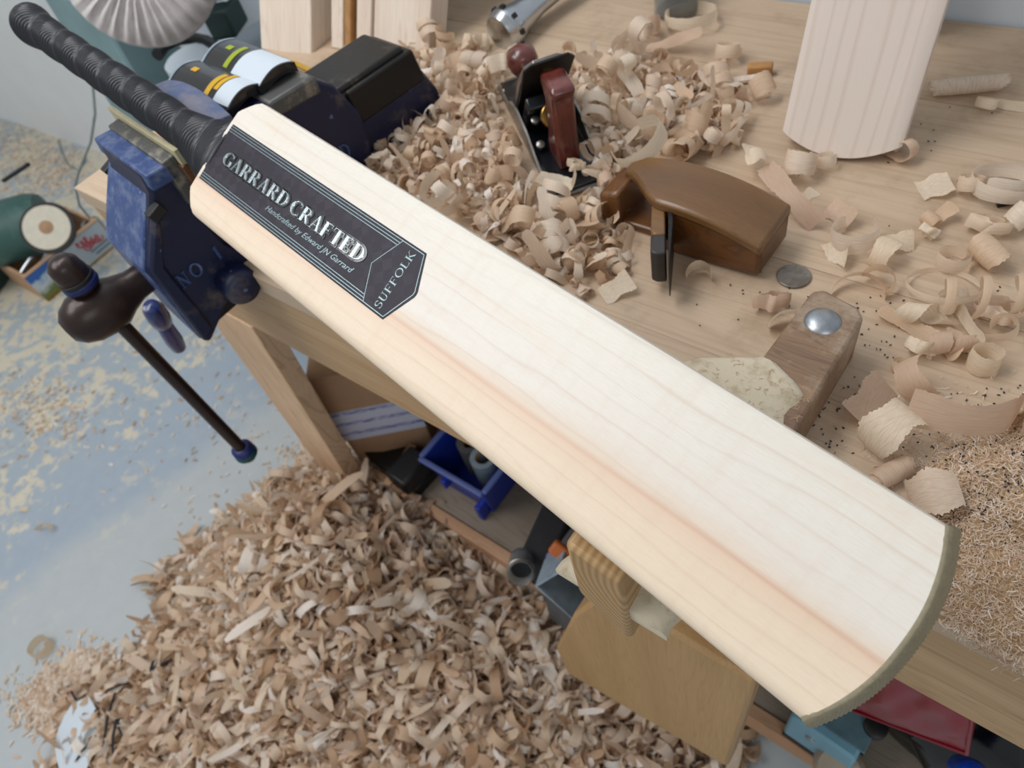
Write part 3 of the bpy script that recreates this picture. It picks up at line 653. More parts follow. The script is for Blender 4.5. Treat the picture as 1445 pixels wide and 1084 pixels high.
P2 = [p for p in P2 if not any(inpoly(p, a) for a in keep_off)]
pts = np.array([(x, y, BZ+.004+random.random()*heapz(x, y)) for x, y in P2])
stuff_cloud('shaving_litter', 'bed of small broken shavings under the larger curls around the two planes', 'shavings', pts, np.stack([randrot() for _ in pts]), rng.uniform(.5, 1.0, len(pts)), MAT['shave_attr'], LOW)
n_ind = 0
for (x, y) in sample(dense, 225, .010, keep_off):
    me = random.choice(PROTO); hz_ = heapz(x, y)
    place(me, x, y, BZ+random.random()*hz_*.9, randrot(), random.uniform(.75, 1.45), 'small pale curled wood shaving in the loose heap between vice and planes', group='shavings heaped on the bench around the planes'); n_ind += 1

# ---- shavings that can be told apart
def hero(px, label, kind='spiral', r=.010, turns=1.2, w=.006, pitch=0, tail=.03, grow=.2, rot=(0, 0, 0), z=BZ, sd=1, n=44, rag=.04, lift=0, tone=None):
    c, s, ww = curl_path(kind, n, r, turns, w, pitch, tail, grow, sd, .97 if w >= .0075 else .45)
    tn = 'pink_shaving' if 'pink' in label else 'pale_shaving' if any(w_ in label for w_ in ('white', 'pale', 'cream', 'bright')) else 'shave'
    me = ribbon_mesh('shaving', c, s, ww, MAT[tn], rag, 5); p = at(px, z=z+.008)
    Rm = np.array((Matrix.Rotation(R_(rot[2]), 3, 'Z') @ Matrix.Rotation(R_(rot[1]), 3, 'Y') @ Matrix.Rotation(R_(rot[0]), 3, 'X')))
    return place(me, p[0], p[1], z+lift, Rm, 1.0, label)
H = hero
H((1212, 205+40), 'ring-shaped shaving with a straight fringed tail below the second bat blade', 'spiral', .012, 1.1, .008, rot=(70, 0, 20), sd=2) if False else None
H((1262, 212), 'curled shaving with upright ragged tail under the right corner of the unfinished blade', 'tail', .010, .85, .007, tail=.030, rot=(15, -55, 150), sd=3)
H((1128, 240), 'wide tubular shaving ring lying below the unfinished blade, open end forward', 'spiral', .0145, 1.15, .010, rot=(55, 0, 10), sd=4, grow=.12)
H((1165, 225), 'thin shaving loop just right of the wide tubular ring', 'spiral', .010, 1.0, .005, rot=(70, 0, 40), sd=5)
H((1140, 268), 'short pale shaving tail in front of the wide tubular ring', 'strip', w=.006, tail=.022, turns=.4, rot=(0, 0, 70), sd=6)
H((1060, 228), 'bright white short shaving band crossed over another, upper piece', 'strip', w=.007, tail=.035, turns=1.0, rot=(0, 0, -55), sd=7, lift=.012)
H((1070, 245), 'bright white shaving bow lying across the herringbone strip', 'spiral', .016, .45, .007, rot=(0, 60, 30), sd=8, lift=.006)
H((1115, 280), 'long flat pinkish shaving strip with feathered grain right of the wooden plane', 'strip', w=.0085, tail=.085, turns=.5, grow=.25, rot=(35, 0, -38), sd=12)
H((1185, 300), 'broad smooth end of a pink shaving strip beside the C-shaped curl', 'strip', w=.009, tail=.03, turns=.1, grow=.1, rot=(40, 0, -25), sd=14)
H((1205, 335), 'large C-shaped shaving standing on edge right of the coin', 'spiral', .019, .80, .0085, rot=(78, 0, 60), sd=9, grow=.05)
H((1180, 350), 'folded pale shaving wing left of the large C-shaped curl', 'strip', w=.010, tail=.030, turns=1.4, rot=(30, 0, -30), sd=10)
H((1248, 358), 'ribbed white arched shaving right of the large C-shaped curl', 'spiral', .014, .5, .008, rot=(0, -30, 80), sd=11, grow=.05)
H((1262, 340), 'leaf-like pale shaving leaning over the ribbed arch', 'strip', w=.008, tail=.028, turns=1.2, rot=(20, 20, 40), sd=13)
H((1320, 258), 'flat square pale shaving chip on the open bench', 'strip', w=.013, tail=.026, turns=.1, grow=.3, rot=(0, 0, 35), sd=15, rag=.02)
H((1370, 262), 'narrow shaving hoop with dangling threads right of the square chip', 'spiral', .011, 1.3, .006, rot=(60, 0, 20), sd=16, grow=.1)
H((1415, 262), 'big triple-banded shaving arch at the right picture edge', 'spiral', .026, 1.35, .006, pitch=.01, rot=(75, 0, 10), sd=17, grow=.2)
H((1325, 305), 'amber-edged small coil below the square chip', 'tail', .007, 1.1, .006, tail=.02, rot=(10, 0, 60), sd=18)
H((1395, 318), 'pair-like double loop shaving with crossing ends near the right edge', 'crinkle', .012, 2.1, .005, rot=(70, 0, 0), sd=19)
H((1438, 310), 'fanned striped shaving at the right edge under the triple arch', 'spiral', .010, .9, .009, rot=(40, 0, -30), sd=20)
H((1312, 325), 'tiny crumpled cream shaving crumb left of the split ring', 'crinkle', .006, 1.3, .004, rot=(30, 20, 0), sd=21)
H((1345, 365), 'split shaving ring joined to the fringed cylinder', 'spiral', .0125, .95, .006, rot=(80, 0, 30), sd=22, grow=.1)
H((1393, 360), 'whitish fringed cylinder shaving with rough end', 'spiral', .011, .75, .013, rot=(10, 0, 60), sd=23, rag=.03)
H((1330, 405), 'very thin see-through shaving hoop arcing over the bench', 'spiral', .026, 1.0, .0022, rot=(72, 0, 20), sd=24, grow=.03)
H((1380, 430), 'long looping ribbon shaving sweeping up to the right edge', 'helix', .016, 2.6, .003, pitch=.06, rot=(0, 0, -60), sd=25)
H((1285, 452), 'fibrous straight shaving beside the bolted block', 'strip', w=.006, tail=.05, turns=.6, grow=.25, rot=(10, 0, -12), sd=26)
H((1310, 445), 'bright twisted satin shaving fold behind the fibrous one', 'helix', .007, 1.0, .0075, pitch=.034, rot=(0, 0, -70), sd=27)
H((1355, 452), 'cream ribbon with a small loop in its middle right of the bolted block', 'tail', .008, 1.2, .006, tail=.04, rot=(80, 0, 10), sd=28)
H((1412, 440), 'large double loop of thin shaving near the right edge', 'crinkle', .015, 2.0, .0045, rot=(70, 0, 30), sd=29)
H((1390, 508), 'short white striped barrel-shaped shaving', 'spiral', .0105, 1.1, .008, rot=(82, 0, 10), sd=30, grow=.02)
H((1395, 470), 'limp shaving band above the striped barrel', 'tail', .010, .8, .005, tail=.03, rot=(70, 0, 120), sd=31)
H((1340, 490), 'fringed cone-shaped shaving above the grey-pink strip', 'helix', .0085, 1.2, .007, pitch=.022, rot=(0, 0, -50), sd=32)
H((1345, 455+28), 'pointed leaf shaving on the bench above the cone', 'strip', w=.006, tail=.026, turns=1.8, rot=(20, 10, -70), sd=33)
H((1300, 490), 'crumpled white shaving clump right of the block corner', 'crinkle', .009, 1.7, .005, rot=(40, 0, 0), sd=34)
H((1270, 513), 'tiny spiral shaving right of the block', 'spiral', .006, 1.6, .004, rot=(75, 0, 0), sd=35, grow=.5)
H((1290, 545), 'fanned shaving with straight grain standing behind the grey-pink strip', 'spiral', .016, .5, .010, rot=(60, 30, -30), sd=36, grow=.1)
H((1355, 585), 'long thick grey-pink curved shaving strip with cracks at the right', 'spiral', .050, .30, .0125, rot=(66, 0, 8), sd=37, grow=.05, n=60)
H((1440, 585), 'cracked end of a thick grey-pink shaving at the right edge', 'spiral', .040, .16, .0125, rot=(66, 0, 40), sd=38, grow=.05)
H((1228, 565), 'flat pinkish shaving sheet behind the broad arched one', 'strip', w=.013, tail=.040, turns=.2, grow=.3, rot=(35, 0, 82), sd=39)
H((1253, 616), 'broad arched cream shaving beside the bat edge', 'spiral', .020, .40, .013, rot=(0, -50, 65), sd=40, grow=.05, lift=.006)
H((1258, 665), 'tightly rolled shaving tube under the broad arched one', 'spiral', .0078, 2.2, .014, rot=(0, 0, -30+180), sd=41, grow=.5)
H((1312, 706), 'torn shaving piece beside the toe of the bat', 'spiral', .018, .35, .013, rot=(20, -60, 20), sd=42, grow=.1, lift=.004)
H((1365, 120), 'smooth rolled tube of thin wood near the back right', 'spiral', .0085, 1.2, .030, rot=(0, 0, -62), sd=43, grow=.15, n=50)
H((1415, 148), 'thin curled white shaving right of the rolled tube', 'tail', .0105, 1.0, .004, tail=.035, rot=(65, 0, 0), sd=44)
H((975, 28), 'white shaving ring lying around the jar foot', 'spiral', .031, 1.0, .007, rot=(80, 0, 20), sd=45, grow=.03)
H((915, 45), 'pink cone-shaped shaving left of the jar', 'spiral', .015, 1.3, .009, rot=(55, 0, 30), sd=46)
H((950, 65), 'flat wavy pinkish shaving strip in front of the jar', 'strip', w=.007, tail=.075, turns=.4, grow=.4, rot=(30, 0, 20), sd=47)
H((1028, 78), 'round double shaving loop alone on the bench behind the heap', 'spiral', .0155, 1.8, .007, rot=(65, 0, 10), sd=48, grow=.35)
H((1075, 130), 'open bell-shaped shaving left of the unfinished blade', 'spiral', .013, .9, .010, rot=(40, 0, 60), sd=49)
H((870, 60+345), 'white shaving fan lying at the bat edge near the small iron', 'strip', w=.009, tail=.030, turns=.3, grow=.3, rot=(20, 0, 60), sd=50) 
H((868, 365), 'white U-bent shaving left of the wooden plane iron', 'spiral', .010, .6, .010, rot=(0, 30, 40), sd=51)
H((820, 318), 'short ribbed white shaving arch in front of the heap', 'spiral', .009, .5, .0075, rot=(0, 0, 80), sd=52)
H((1080-30, 393), 'pale curved shaving under the far end of the wooden plane', 'spiral', .010, .5, .008, rot=(30, 0, 0), sd=53) if False else None
H((988, 385), 'small white shaving curl under the wooden plane', 'spiral', .012, .5, .008, rot=(70, 0, 200), sd=54)
H((905, 215), 'large bright shaving sweeping over the top of the wooden plane', 'spiral', .028, .75, .0075, rot=(62, 0, 120), sd=55, z=BZ+.03, grow=.1)
H((940, 225), 'thin transparent shaving hoop behind the wooden plane', 'spiral', .019, 1.1, .006, rot=(72, 0, 0), sd=56)
H((1090, 425), 'small stack of pinkish chips left of the bolted block', 'crinkle', .010, 1.2, .006, rot=(60, 0, 30), sd=57)
H((1112, 455), 'pale bent shaving leaning on the left side of the bolted block', 'spiral', .017, .4, .007, rot=(60, 0, 200), sd=58)
H((1345, 420), 'ring-shaped thin shaving between two ribbons, right half of the bench', 'spiral', .011, 1.1, .004, rot=(60, 0, 60), sd=59)
H((1240, 395), 'arched shaving foot with narrow stem above the fibrous one', 'spiral', .014, .6, .007, rot=(60, 0, 170), sd=60)
H((1215, 405), 'long thin curved shaving behind the bolted block', 'spiral', .022, .5, .004, rot=(65, 0, 200), sd=61)
H((1158, 505-295), 'small flat chip near the corner of the unfinished blade', 'strip', w=.007, tail=.016, turns=.3, rot=(0, 0, 10), sd=62)
H((60, 915), 'pale D-shaped shaving loop alone on the concrete floor', 'spiral', .026, 1.05, .011, rot=(84, 0, 40), sd=63, z=0, grow=.3)
H((65, 748), 'white bent shaving alone on the blue painted floor', 'spiral', .030, .36, .008, rot=(60, 0, 190), sd=64, z=0)
H((32, 718), 'tiny pale wood chip on the blue painted floor', 'strip', w=.007, tail=.022, turns=.6, rot=(0, 0, 40), sd=65, z=0)
H((373, 692), 'small curled shaving on the floor left of the bench leg', 'spiral', .010, 1.2, .008, rot=(50, 0, 0), sd=66, z=0)
H((95, 930), 'pointed cream chip at the left tip of the floor pile', 'strip', w=.009, tail=.035, turns=.2, rot=(20, 0, 100), sd=67, z=0)
H((120, 1035-45), 'long bent pale shaving among the black cable offcuts', 'strip', w=.008, tail=.07, turns=.3, rot=(20, 0, 20), sd=68, z=.01)
H((790, 268), 'long cream shaving lying across the heel of the metal plane', 'strip', w=.0085, tail=.065, turns=.5, grow=.5, rot=(20, 0, 5), sd=80, lift=.010)
H((815, 248), 'small white wavy shaving against the rear handle of the metal plane', 'crinkle', .009, 1.1, .004, rot=(70, 0, 0), sd=81, lift=.014)
H((838, 262), 'white wavy shaving end right of the metal plane heel', 'strip', w=.005, tail=.03, turns=1.5, grow=1, rot=(20, 0, 30), sd=82, lift=.012)
H((715, 110), 'big cream crumpled shaving resting in front of the round front knob', 'crinkle', .014, 1.2, .010, rot=(60, 0, 60), sd=83, lift=.015)
H((675, 62), 'lumpy pale shaving behind the heap left of the chrome handle', 'crinkle', .014, 1.3, .007, rot=(50, 0, 10), sd=84)
H((655, 95), 'brownish arched shaving at the back left of the heap', 'spiral', .018, .6, .010, rot=(50, 0, 40), sd=85)
H((735, 40), 'small round pale curl beside the chrome handle', 'spiral', .010, 1.4, .007, rot=(30, 0, 60), sd=86)
for i, (px, lab) in enumerate([((385, 945), 'long thin upright splinter standing out of the floor pile'), ((480, 900), 'long twisted splinter in the middle of the floor pile'), ((250, 960), 'long pale splinter near the left edge of the floor pile')]):
    H(px, lab, 'strip', w=.0045, tail=.11, turns=.8, grow=.15, rot=(20, 20, 70+i*40), sd=70+i, z=.11)

# ---- pile on the floor
flp = wpoly([(440, 655), (395, 690), (300, 752), (213, 825), (240, 860), (200, 905), (150, 950), (100, 965), (85, 1000), (70, 1090), (60, 1300), (1060, 1300), (1060, 1000)], 0)+[(-.05, .45), (-1.1, .45)]
def pileh(x, y):
    h = .26*math.exp(-(((x+.78)/.26)**2+((y-.10)/.20)**2))+.12*math.exp(-(((x+.45)/.28)**2+((y-.10)/.28)**2))+.05*math.exp(-(((x+.8)/.4)**2+((y+.25)/.18)**2))
    return h+.012*math.sin(x*31+y*17)*math.sin(y*29)
edge = np.array(flp)
def edist(x, y):
    p = np.array([x, y]); q = np.roll(edge, -1, 0); d = q-edge; t = np.clip(((p-edge)*d).sum(1)/((d*d).sum(1)+1e-9), 0, 1); return float(np.min(np.linalg.norm(edge+d*t[:, None]-p, axis=1)))
def ph(x, y):
    if not inpoly((x, y), flp): return 0
    return max(.004, pileh(x, y)*min(1, edist(x, y)/.16)+.01)
# solid heart of the pile
nx, ny = 70, 60; gx = np.linspace(-1.35, .15, nx); gy = np.linspace(-.75, .5, ny); hb = M()
grid = [[(x, y, max(-.004, ph(x, y)-.012)) for y in gy] for x in gx]; hb.loft(grid, cap=False, closed=False)
pb = hb.build('shaving_pile_core', plain('packed_shavings', hexc(128, 98, 72), .9, 0, .35, 90, .9)); tag(pb, 'packed brown shavings inside the big floor pile', 'shavings'); pb['kind'] = 'stuff'
pts = []
while len(pts) < 10500:
    x, y = random.uniform(-1.3, .1), random.uniform(-.6, .42)
    if inpoly((x, y), flp):
        if random.random() > .15+min(1, edist(x, y)/.05): continue
        pts.append((x, y, ph(x, y)+random.uniform(-.008, .020)))
pts = np.array(pts)
stuff_cloud('shaving_pile', 'large heap of curled wood shavings on the floor in front of the bench', 'shavings', pts, np.stack([randrot() for _ in pts]), rng.uniform(.9, 2.1, len(pts)), MAT['shave_attr'], PILE)
# fine sawdust drifts: edge of pile and open floor
def chips(name, label, pts, size, mat):
    pr = []
    for i in range(6):
        L = 1; w = random.uniform(.12, .4); v = np.array([(-.5, -w/2, 0), (-.5, w/2, 0), (0, -w/2, .12), (0, w/2, .12), (.5, -w/3, 0), (.5, w/3, .02)]); pr.append((v, np.array([(0, 1, 3, 2), (2, 3, 5, 4)]), np.tile([(0, 0), (0, 1), (1, 1), (1, 0)], (2, 1)).astype(float)))
    rots = []
    for _ in pts:
        a = random.uniform(0, 6.28); q = np.array(Matrix.Rotation(a, 3, 'Z') @ Matrix.Rotation(random.uniform(-.5, .5), 3, 'X') @ Matrix.Rotation(random.uniform(-.4, .4), 3, 'Y')); rots.append(q)
    return stuff_cloud(name, label, 'shavings', np.array(pts), np.stack(rots), rng.uniform(size[0], size[1], len(pts)), mat, pr)
pts = []
for cx, cy, n, sp in ((95, 990, 2600, 45), (135, 960, 2200, 42), (60, 600, 160, 45), (45, 560, 160, 40), (60, 180, 500, 60), (80, 240, 500, 40), (20, 230, 350, 50), (60, 560, 120, 120), (300, 700, 60, 90), (200, 560, 100, 110), (330, 600, 50, 60), (30, 215, 500, 60), (300, 480, 60, 20), (415, 640, 60, 20)):
    for _ in range(n):
        p = at((random.gauss(cx, sp*.7), random.gauss(cy, sp*.5)), z=0)
        if p[1] < .78: pts.append((p[0], p[1], .002))
chips('sawdust_litter', 'pale sawdust and tiny chips scattered over the painted floor', pts, (.004, .018), MAT['shave_attr'])

# ---------------------------------------------------------------- sawdust heap on the bench (right)
sdp = wpoly([(1318, 650), (1400, 600), (1470, 560), (1700, 700), (1700, 1050), (1455, 955), (1420, 950), (1395, 925), (1360, 890), (1318, 858), (1290, 800), (1280, 700)], BZ)
edge_s = np.array(sdp)
def sdist(x, y):
    p = np.array([x, y]); q = np.roll(edge_s, -1, 0); d = q-edge_s; t = np.clip(((p-edge_s)*d).sum(1)/((d*d).sum(1)+1e-9), 0, 1); return float(np.min(np.linalg.norm(edge_s+d*t[:, None]-p, axis=1)))
def sh(x, y): return .011*min(1, sdist(x, y)/.03)+.003*math.sin(x*160)*math.sin(y*140)*min(1, sdist(x, y)/.02)
hb = M(); gx = np.linspace(-.02, .30, 60); gy = np.linspace(.212, .42, 40)
hb.loft([[(x, y, BZ+(sh(x, y) if inpoly((x, y), sdp) else -.004)) for y in gy] for x in gx], cap=False, closed=False)
o = hb.build('sawdust_bed', plain('fine_sawdust', hexc(190, 160, 122), .95, 0, .35, 900, .8)); tag(o, 'fine brown sawdust forming the base of the heap at the bench corner', 'sawdust'); o['kind'] = 'stuff'
FIB = []
for i in range(10):
    n = 5; L = 1; t = np.linspace(0, 1, n); a = np.cumsum(np.random.default_rng(i).normal(0, .45, n)); c = np.stack([np.cumsum(np.cos(a))/n, np.cumsum(np.sin(a))/n, .12*np.sin(t*3+i)], 1); c -= c.mean(0)
    s = np.stack([-np.sin(a), np.cos(a), 0*a], 1); w = .045*np.array([.5, 1, 1, .9, .4]); v = np.stack([c-s*w[:, None], c+s*w[:, None]], 1).reshape(-1, 3)
    FIB.append((v, np.array([(2*i_, 2*i_+1, 2*i_+3, 2*i_+2) for i_ in range(n-1)]), np.tile([(0, 0), (0, 1), (1, 1), (1, 0)], (n-1, 1)).astype(float)))
pts = []
while len(pts) < 15000:
    x, y = random.uniform(-.02, .26), random.uniform(.212, .41)
    if inpoly((x, y), sdp) and random.random() < .25+sdist(x, y)/.01: pts.append((x, y, BZ+sh(x, y)+random.uniform(0, .003)))
for _ in range(500):                       # clump hanging over the edge
    t = random.random(); p0 = at((1340+t*105, 868+t*80), z=BZ); dz = abs(random.gauss(0, .007))*(0.4+1.2*t); pts.append((p0[0]+random.uniform(-.004, .004), .2125-random.random()*.005, BZ+.004-dz))
for _ in range(700):
    p = at((random.gauss(1350, 60), random.gauss(640, 45)), z=BZ); pts.append((p[0], p[1], BZ+.001)) if p[1] > .22 else None
pts = np.array(pts); rots = np.stack([np.array(Matrix.Rotation(random.uniform(0, 6.28), 3, 'Z') @ Matrix.Rotation(random.gauss(0, .45), 3, 'X') @ Matrix.Rotation(random.gauss(0, .35), 3, 'Y')) for _ in pts])
stuff_cloud('sawdust_heap', 'heap of stringy tan sawdust fibres at the bench corner by the bat toe', 'sawdust', pts, rots, rng.uniform(.003, .0085, len(pts)), MAT['shave_attr'], FIB)
# black rubber crumbs
cb = M()
for cx, cy, sx, sy, n in ((1170, 600, 25, 30, 45), (1230, 470, 30, 30, 30), (1395, 560, 40, 15, 30), (1340, 730, 50, 15, 60), (1420, 690, 25, 40, 60), (1370, 460, 60, 40, 20), (1100, 430, 60, 30, 25), (1350, 650, 50, 20, 50), (1300, 200, 90, 60, 20), (1330, 900, 20, 15, 12)):
    for _ in range(n):
        p = at((random.gauss(cx, sx), random.gauss(cy, sy)), z=BZ); x, y = p[0], p[1]
        if y < .218 or y > .84: continue
        z = BZ+(sh(x, y)+.003 if inpoly((x, y), sdp) else 0)+.0005; cb.box((x, y, z), (random.uniform(.0006, .0020), random.uniform(.0004, .0009), .0007), Matrix.Rotation(random.uniform(0, 6.28), 3, 'Z'))
o = cb.build('rubber_crumbs', MAT['rubber'], smooth=False); tag(o, 'black rubber crumbs sprinkled over the bench and sawdust', 'crumbs'); o['kind'] = 'stuff'

# ---------------------------------------------------------------- bolted block with padded head under the bat
hk = thing('bench_rest', 'worn wooden rest bolted to the bench with padded head under the bat', 'bench rest', (-.085, .30, BZ))
ho = Vector((-.085, .30, BZ))
top = [(-.104, .386), (-.098, .390), (-.070, .384), (-.063, .374), (-.066, .262), (-.112, .288)]
mb = M().prism([(x-ho.x, y-ho.y) for x, y in [(-.1045, .382), (-.098, .388), (-.070, .381), (-.0635, .373), (-.066, .20), (-.116, .20)]], 0, .044); mb.build('block', [MAT['hook']], hk, .003)
cz = Vector((-.0865, .358, BZ+.044))-ho
M().lathe([(.0005, .0042), (.005, .004), (.009, .0028), (.0118, .0010), (.0125, 0)][::-1], cz, (0, 0, 1), 32).build('bolt_head', MAT['zinc'], hk, angle=60)
# head: pale padded strip that passes under the bat
pd = M(); rr = []
for i in range(29):
    f = i/28; y = .306-.190*f; sag = -.034*f*f; wob = .003*math.sin(i*1.1); zt = BZ+.0475+sag
    e = max(0, 1-i/3.2)**2
    xl = -.152+.003*math.sin(i*1.3)-.004*f+.038*e; xr = -.067+wob-.008*f-.028*e
    ring = [(xl-ho.x, y-ho.y, zt-.014-BZ)]
    for g in np.linspace(0, 1, 12):
        x = xl+(xr-xl)*g; ring.append((x-ho.x, y-ho.y, zt-BZ+.0022*math.sin(math.pi*g)-.006*(2*g-1)**6+.0007*math.sin(g*40+i*2.3)*math.cos(i*1.9-g*17)))
    ring.append((xr-ho.x, y-ho.y, zt-.014-BZ)); rr.append(ring)
pd.loft(rr); pd.build('hide_pad', dusty('pale_hide', hexc(196, 184, 160), hexc(146, 128, 92), .8, .52, 70), hk, angle=80)
fz = M()
for _ in range(150):
    f = random.random(); x = -.150+.082*random.random(); y = .300-.06*f; a_ = random.uniform(0, 6.28); L_ = random.uniform(.002, .006)
    if y > .290 and not -.13 < x < -.085: continue
    z = BZ+.0490-.034*((.306-y)/.19)**2; p0 = Vector((x, y, z)); d_ = Vector((math.cos(a_), math.sin(a_), .25))*L_; q_ = Vector((-d_.y, d_.x, .3*L_))*.4
    fz.tube([p0-ho, p0+d_*.5+q_-ho, p0+d_-ho], .00016, 4)
o = fz.build('hide_fibres', MAT['shave'], hk); o['kind'] = 'stuff'
# wooden nose hanging in front
q = [at(p, y=.112) for p in [(795, 767), (875, 826), (890, 906), (815, 835)]]
mb = M(); pl = [(v[0]-ho.x, v[2]-BZ) for v in q]; cxn = sum(a for a, b in pl)/4; pl = [pl[0], ((pl[0][0]+pl[1][0])/2, (pl[0][1]+pl[1][1])/2+.0015), pl[1], pl[2], ((pl[2][0]*.6+pl[3][0]*.4), pl[2][1]*.6+pl[3][1]*.4+.002), pl[3]]
mb.prism(pl, .112-ho.y, .17-ho.y, lambda a, b, c: (a, c, b), [(a, b) for a, b in pl])
def endgrain():
    t = Nt('sawn_end_grain'); tc = t.n('ShaderNodeTexCoord'); w = t.n('ShaderNodeTexWave', wave_type='RINGS', rings_direction='Y'); mp = t.n('ShaderNodeMapping'); mp.inputs['Location'].default_value = (-.035*1, 0, -.055); mp.inputs['Scale'].default_value = (1, .1, 1)
    t.l(tc.outputs['Object'], mp.inputs[0]); t.l(mp.outputs[0], w.inputs['Vector']); w.inputs['Scale'].default_value = 62; w.inputs['Distortion'].default_value = 1.5
    t.color(t.mix(w.outputs['Fac'], hexc(182, 150, 106), hexc(156, 122, 80))); t.b.inputs['Roughness'].default_value = .5; t.bump(w.outputs['Fac'], .25, .0005); return t.m
mb.build('sawn_nose', endgrain(), hk, .0035)
# coin
co = M().lathe([(.0125, 0), (.0134, .0004), (.0134, .0016), (.0128, .0019), (.0120, .0017), (.0002, .0017)], (0, 0, 0), (0, 0, 1), 40).build('coin', MAT['coin']); p = at((1120, 391), z=BZ); co.location = (p[0], p[1], BZ); tag(co, 'dull grey coin lying on the bench near the bolted rest', 'coin')
def relief(): pass

# ---------------------------------------------------------------- wooden plane (on its side)
w0, w1 = at((862, 262), z=.88), at((1093, 330), z=.88)
ax = Vector(w1-w0); ax.z = 0; wl = .150; cw = Vector((w0+w1)/2); cw.z = BZ; cw.y += .002
wp = thing('wooden_smoothing_plane', 'old brown wooden smoothing plane lying on its side on the bench', 'plane', mat=frame(cw, ax, z=(0, 0, 1)))
def arc_side(x): return .052-.020*(x/.078)**2*1.0        # cheek height, falls to both ends
mb = M()
def cheek(x0_, x1_, ztop, zbot, ylo, yhi, n=10):
    rr = []
    for x in np.linspace(x0_, x1_, n):
        zt = ztop(x); zb = zbot(x); rr.append([(x, ylo, zb), (x, ylo, zt), (x, yhi, zt), (x, yhi, zb)])
    mb.loft(rr)
zt = lambda x: .054-.014*((x+.005)/.078)**2
zb = lambda x: .004*((x)/.078)**2
cheek(-.080, -.058, lambda x: zt(x)-.006, zb, -.022, .026, 4)
cheek(-.012, .080, zt, zb, -.029, .026, 14)
mb.build('body', MAT['beech_dark'], wp, .004)
mb = M(); rr = []
for x in np.linspace(-.068, .080, 34):
    q0 = min(1, max(0, (x+.068)/.058)); ylo = .004-.0345*(q0*q0*(3-2*q0))
    rr.append([(x, ylo, zt(x)-.010), (x, ylo, zt(x)+.001), (x, .027, zt(x)+.001), (x, .027, zt(x)-.010)])
mb.loft(rr); mb.build('upper_cheek', MAT['beech'], wp, .003)
mb = M(); rr = []
for x in np.linspace(-.072, .0, 8): rr.append([(x, -.018, 0), (x, -.018, .008), (x, .026, .008), (x, .026, 0)])
mb.loft(rr); mb.build('lower_cheek', MAT['beech_dark'], wp, .002)
wi = wp.matrix_world.inverted() if False else frame(cw, ax, z=(0, 0, 1)).inverted()
wa, wb = wi @ Vector((-.258, .432, .88)), wi @ Vector((-.219, .364, .877)); wdr = (wb-wa); wdr.z = 0; wL = wdr.length; wdr.normalize(); wn_ = Vector((-wdr.y, wdr.x, 0))
def along(a, b, c): return tuple(Vector((wa.x, wa.y, 0))+wdr*a+wn_*b+Vector((0, 0, c)))
M().prism([(-.02, -.005), (wL*.55, -.007), (wL*.62, -.005), (wL*.62, .005), (-.02, .005)], .012, .046, along).build('wedge', MAT['beech'], wp, .0015)
M().prism([(wL*.61, -.007), (wL*.86, -.0075), (wL*.90, -.003), (wL*.90, .005), (wL*.61, .0052)], .012, .045, along).build('wedge_tip', plain('charred_tip', hexc(52, 46, 44), .5), wp, .0015)
M().prism([(-.02, .0065), (wL*.4, .0075), (wL*1.08, .0065), (wL*1.10, .0075), (wL*.45, .0115), (-.02, .0095)], .010, .048, along).build('iron', MAT['steel_old'], wp, .0006)
# ---------------------------------------------------------------- metal bench plane
a, b = at((822, 272), z=BZ), at((722, 88), z=BZ); ax = Vector(b-a); pl = min(ax.length, .25); ax.normalize(); a = Vector(a)
mp_ = thing('metal_bench_plane', 'black metal bench plane with rosewood handles standing in the shavings', 'plane', mat=frame(a, ax, z=(0, 0, 1)))
PL = .245; hw = .030
sole = [(0, -hw*.75), (.006, -hw), (PL-.02, -hw), (PL, -hw*.6), (PL, hw*.6), (PL-.02, hw), (.006, hw), (0, hw*.75)]
M().prism(sole, 0, .004).build('sole', MAT['steel'], mp_, .001)
mb = M()
for sg in (-1, 1):
    prof = [(.02, .004), (.05, .010), (.085, .030), (.12, .036), (.15, .030), (.18, .014), (.225, .010), (.235, .004)]
    mb.prism(prof, sg*hw-.0015, sg*hw+.0015, lambda a, b, c: (a, c, b))
mb.build('side_wall', MAT['steel'], mp_, .0006)
M().prism([(.004, -.026), (.235, -.026), (.235, .026), (.004, .026)], .0042, .007).build('bed', MAT['japan'], mp_, .001)
rF = Matrix.Rotation(R_(-45), 3, 'Y')
M().box((.112, 0, .034), (.062, .046, .014), Matrix.Rotation(R_(45), 3, 'Y')).build('frog', MAT['japan'], mp_, .002)
mb = M(); d45 = Vector((-math.cos(R_(45)), 0, math.sin(R_(45)))); n45 = Vector((math.sin(R_(45)), 0, math.cos(R_(45))))
o45 = Vector((.150, 0, .004))+n45*.010
def slab(name, prof, z0, z1, mat, bev=.0008):
    return M().prism(prof, z0, z1, lambda a, b, c: tuple(o45+d45*a+Vector((0, b, 0))+n45*c)).build(name, mat, mp_, bev)
slab('iron', [(-.01, -.0255), (.135, -.0255), (.148, -.018), (.148, .018), (.135, .0255), (-.01, .0255)], -.002, .0005, MAT['steel_old'])
slab('lever_cap', [(.005, -.025), (.08, -.025), (.115, -.021), (.125, -.012), (.125, .012), (.115, .021), (.08, .025), (.005, .025)], .004, .010, MAT['steel'])
M().tube([o45+d45*.118-n45*.004+Vector((0, 0, 0)), o45+d45*.122-n45*.004], [.005, .005], 12).build('cap_screw', MAT['brass'], mp_)
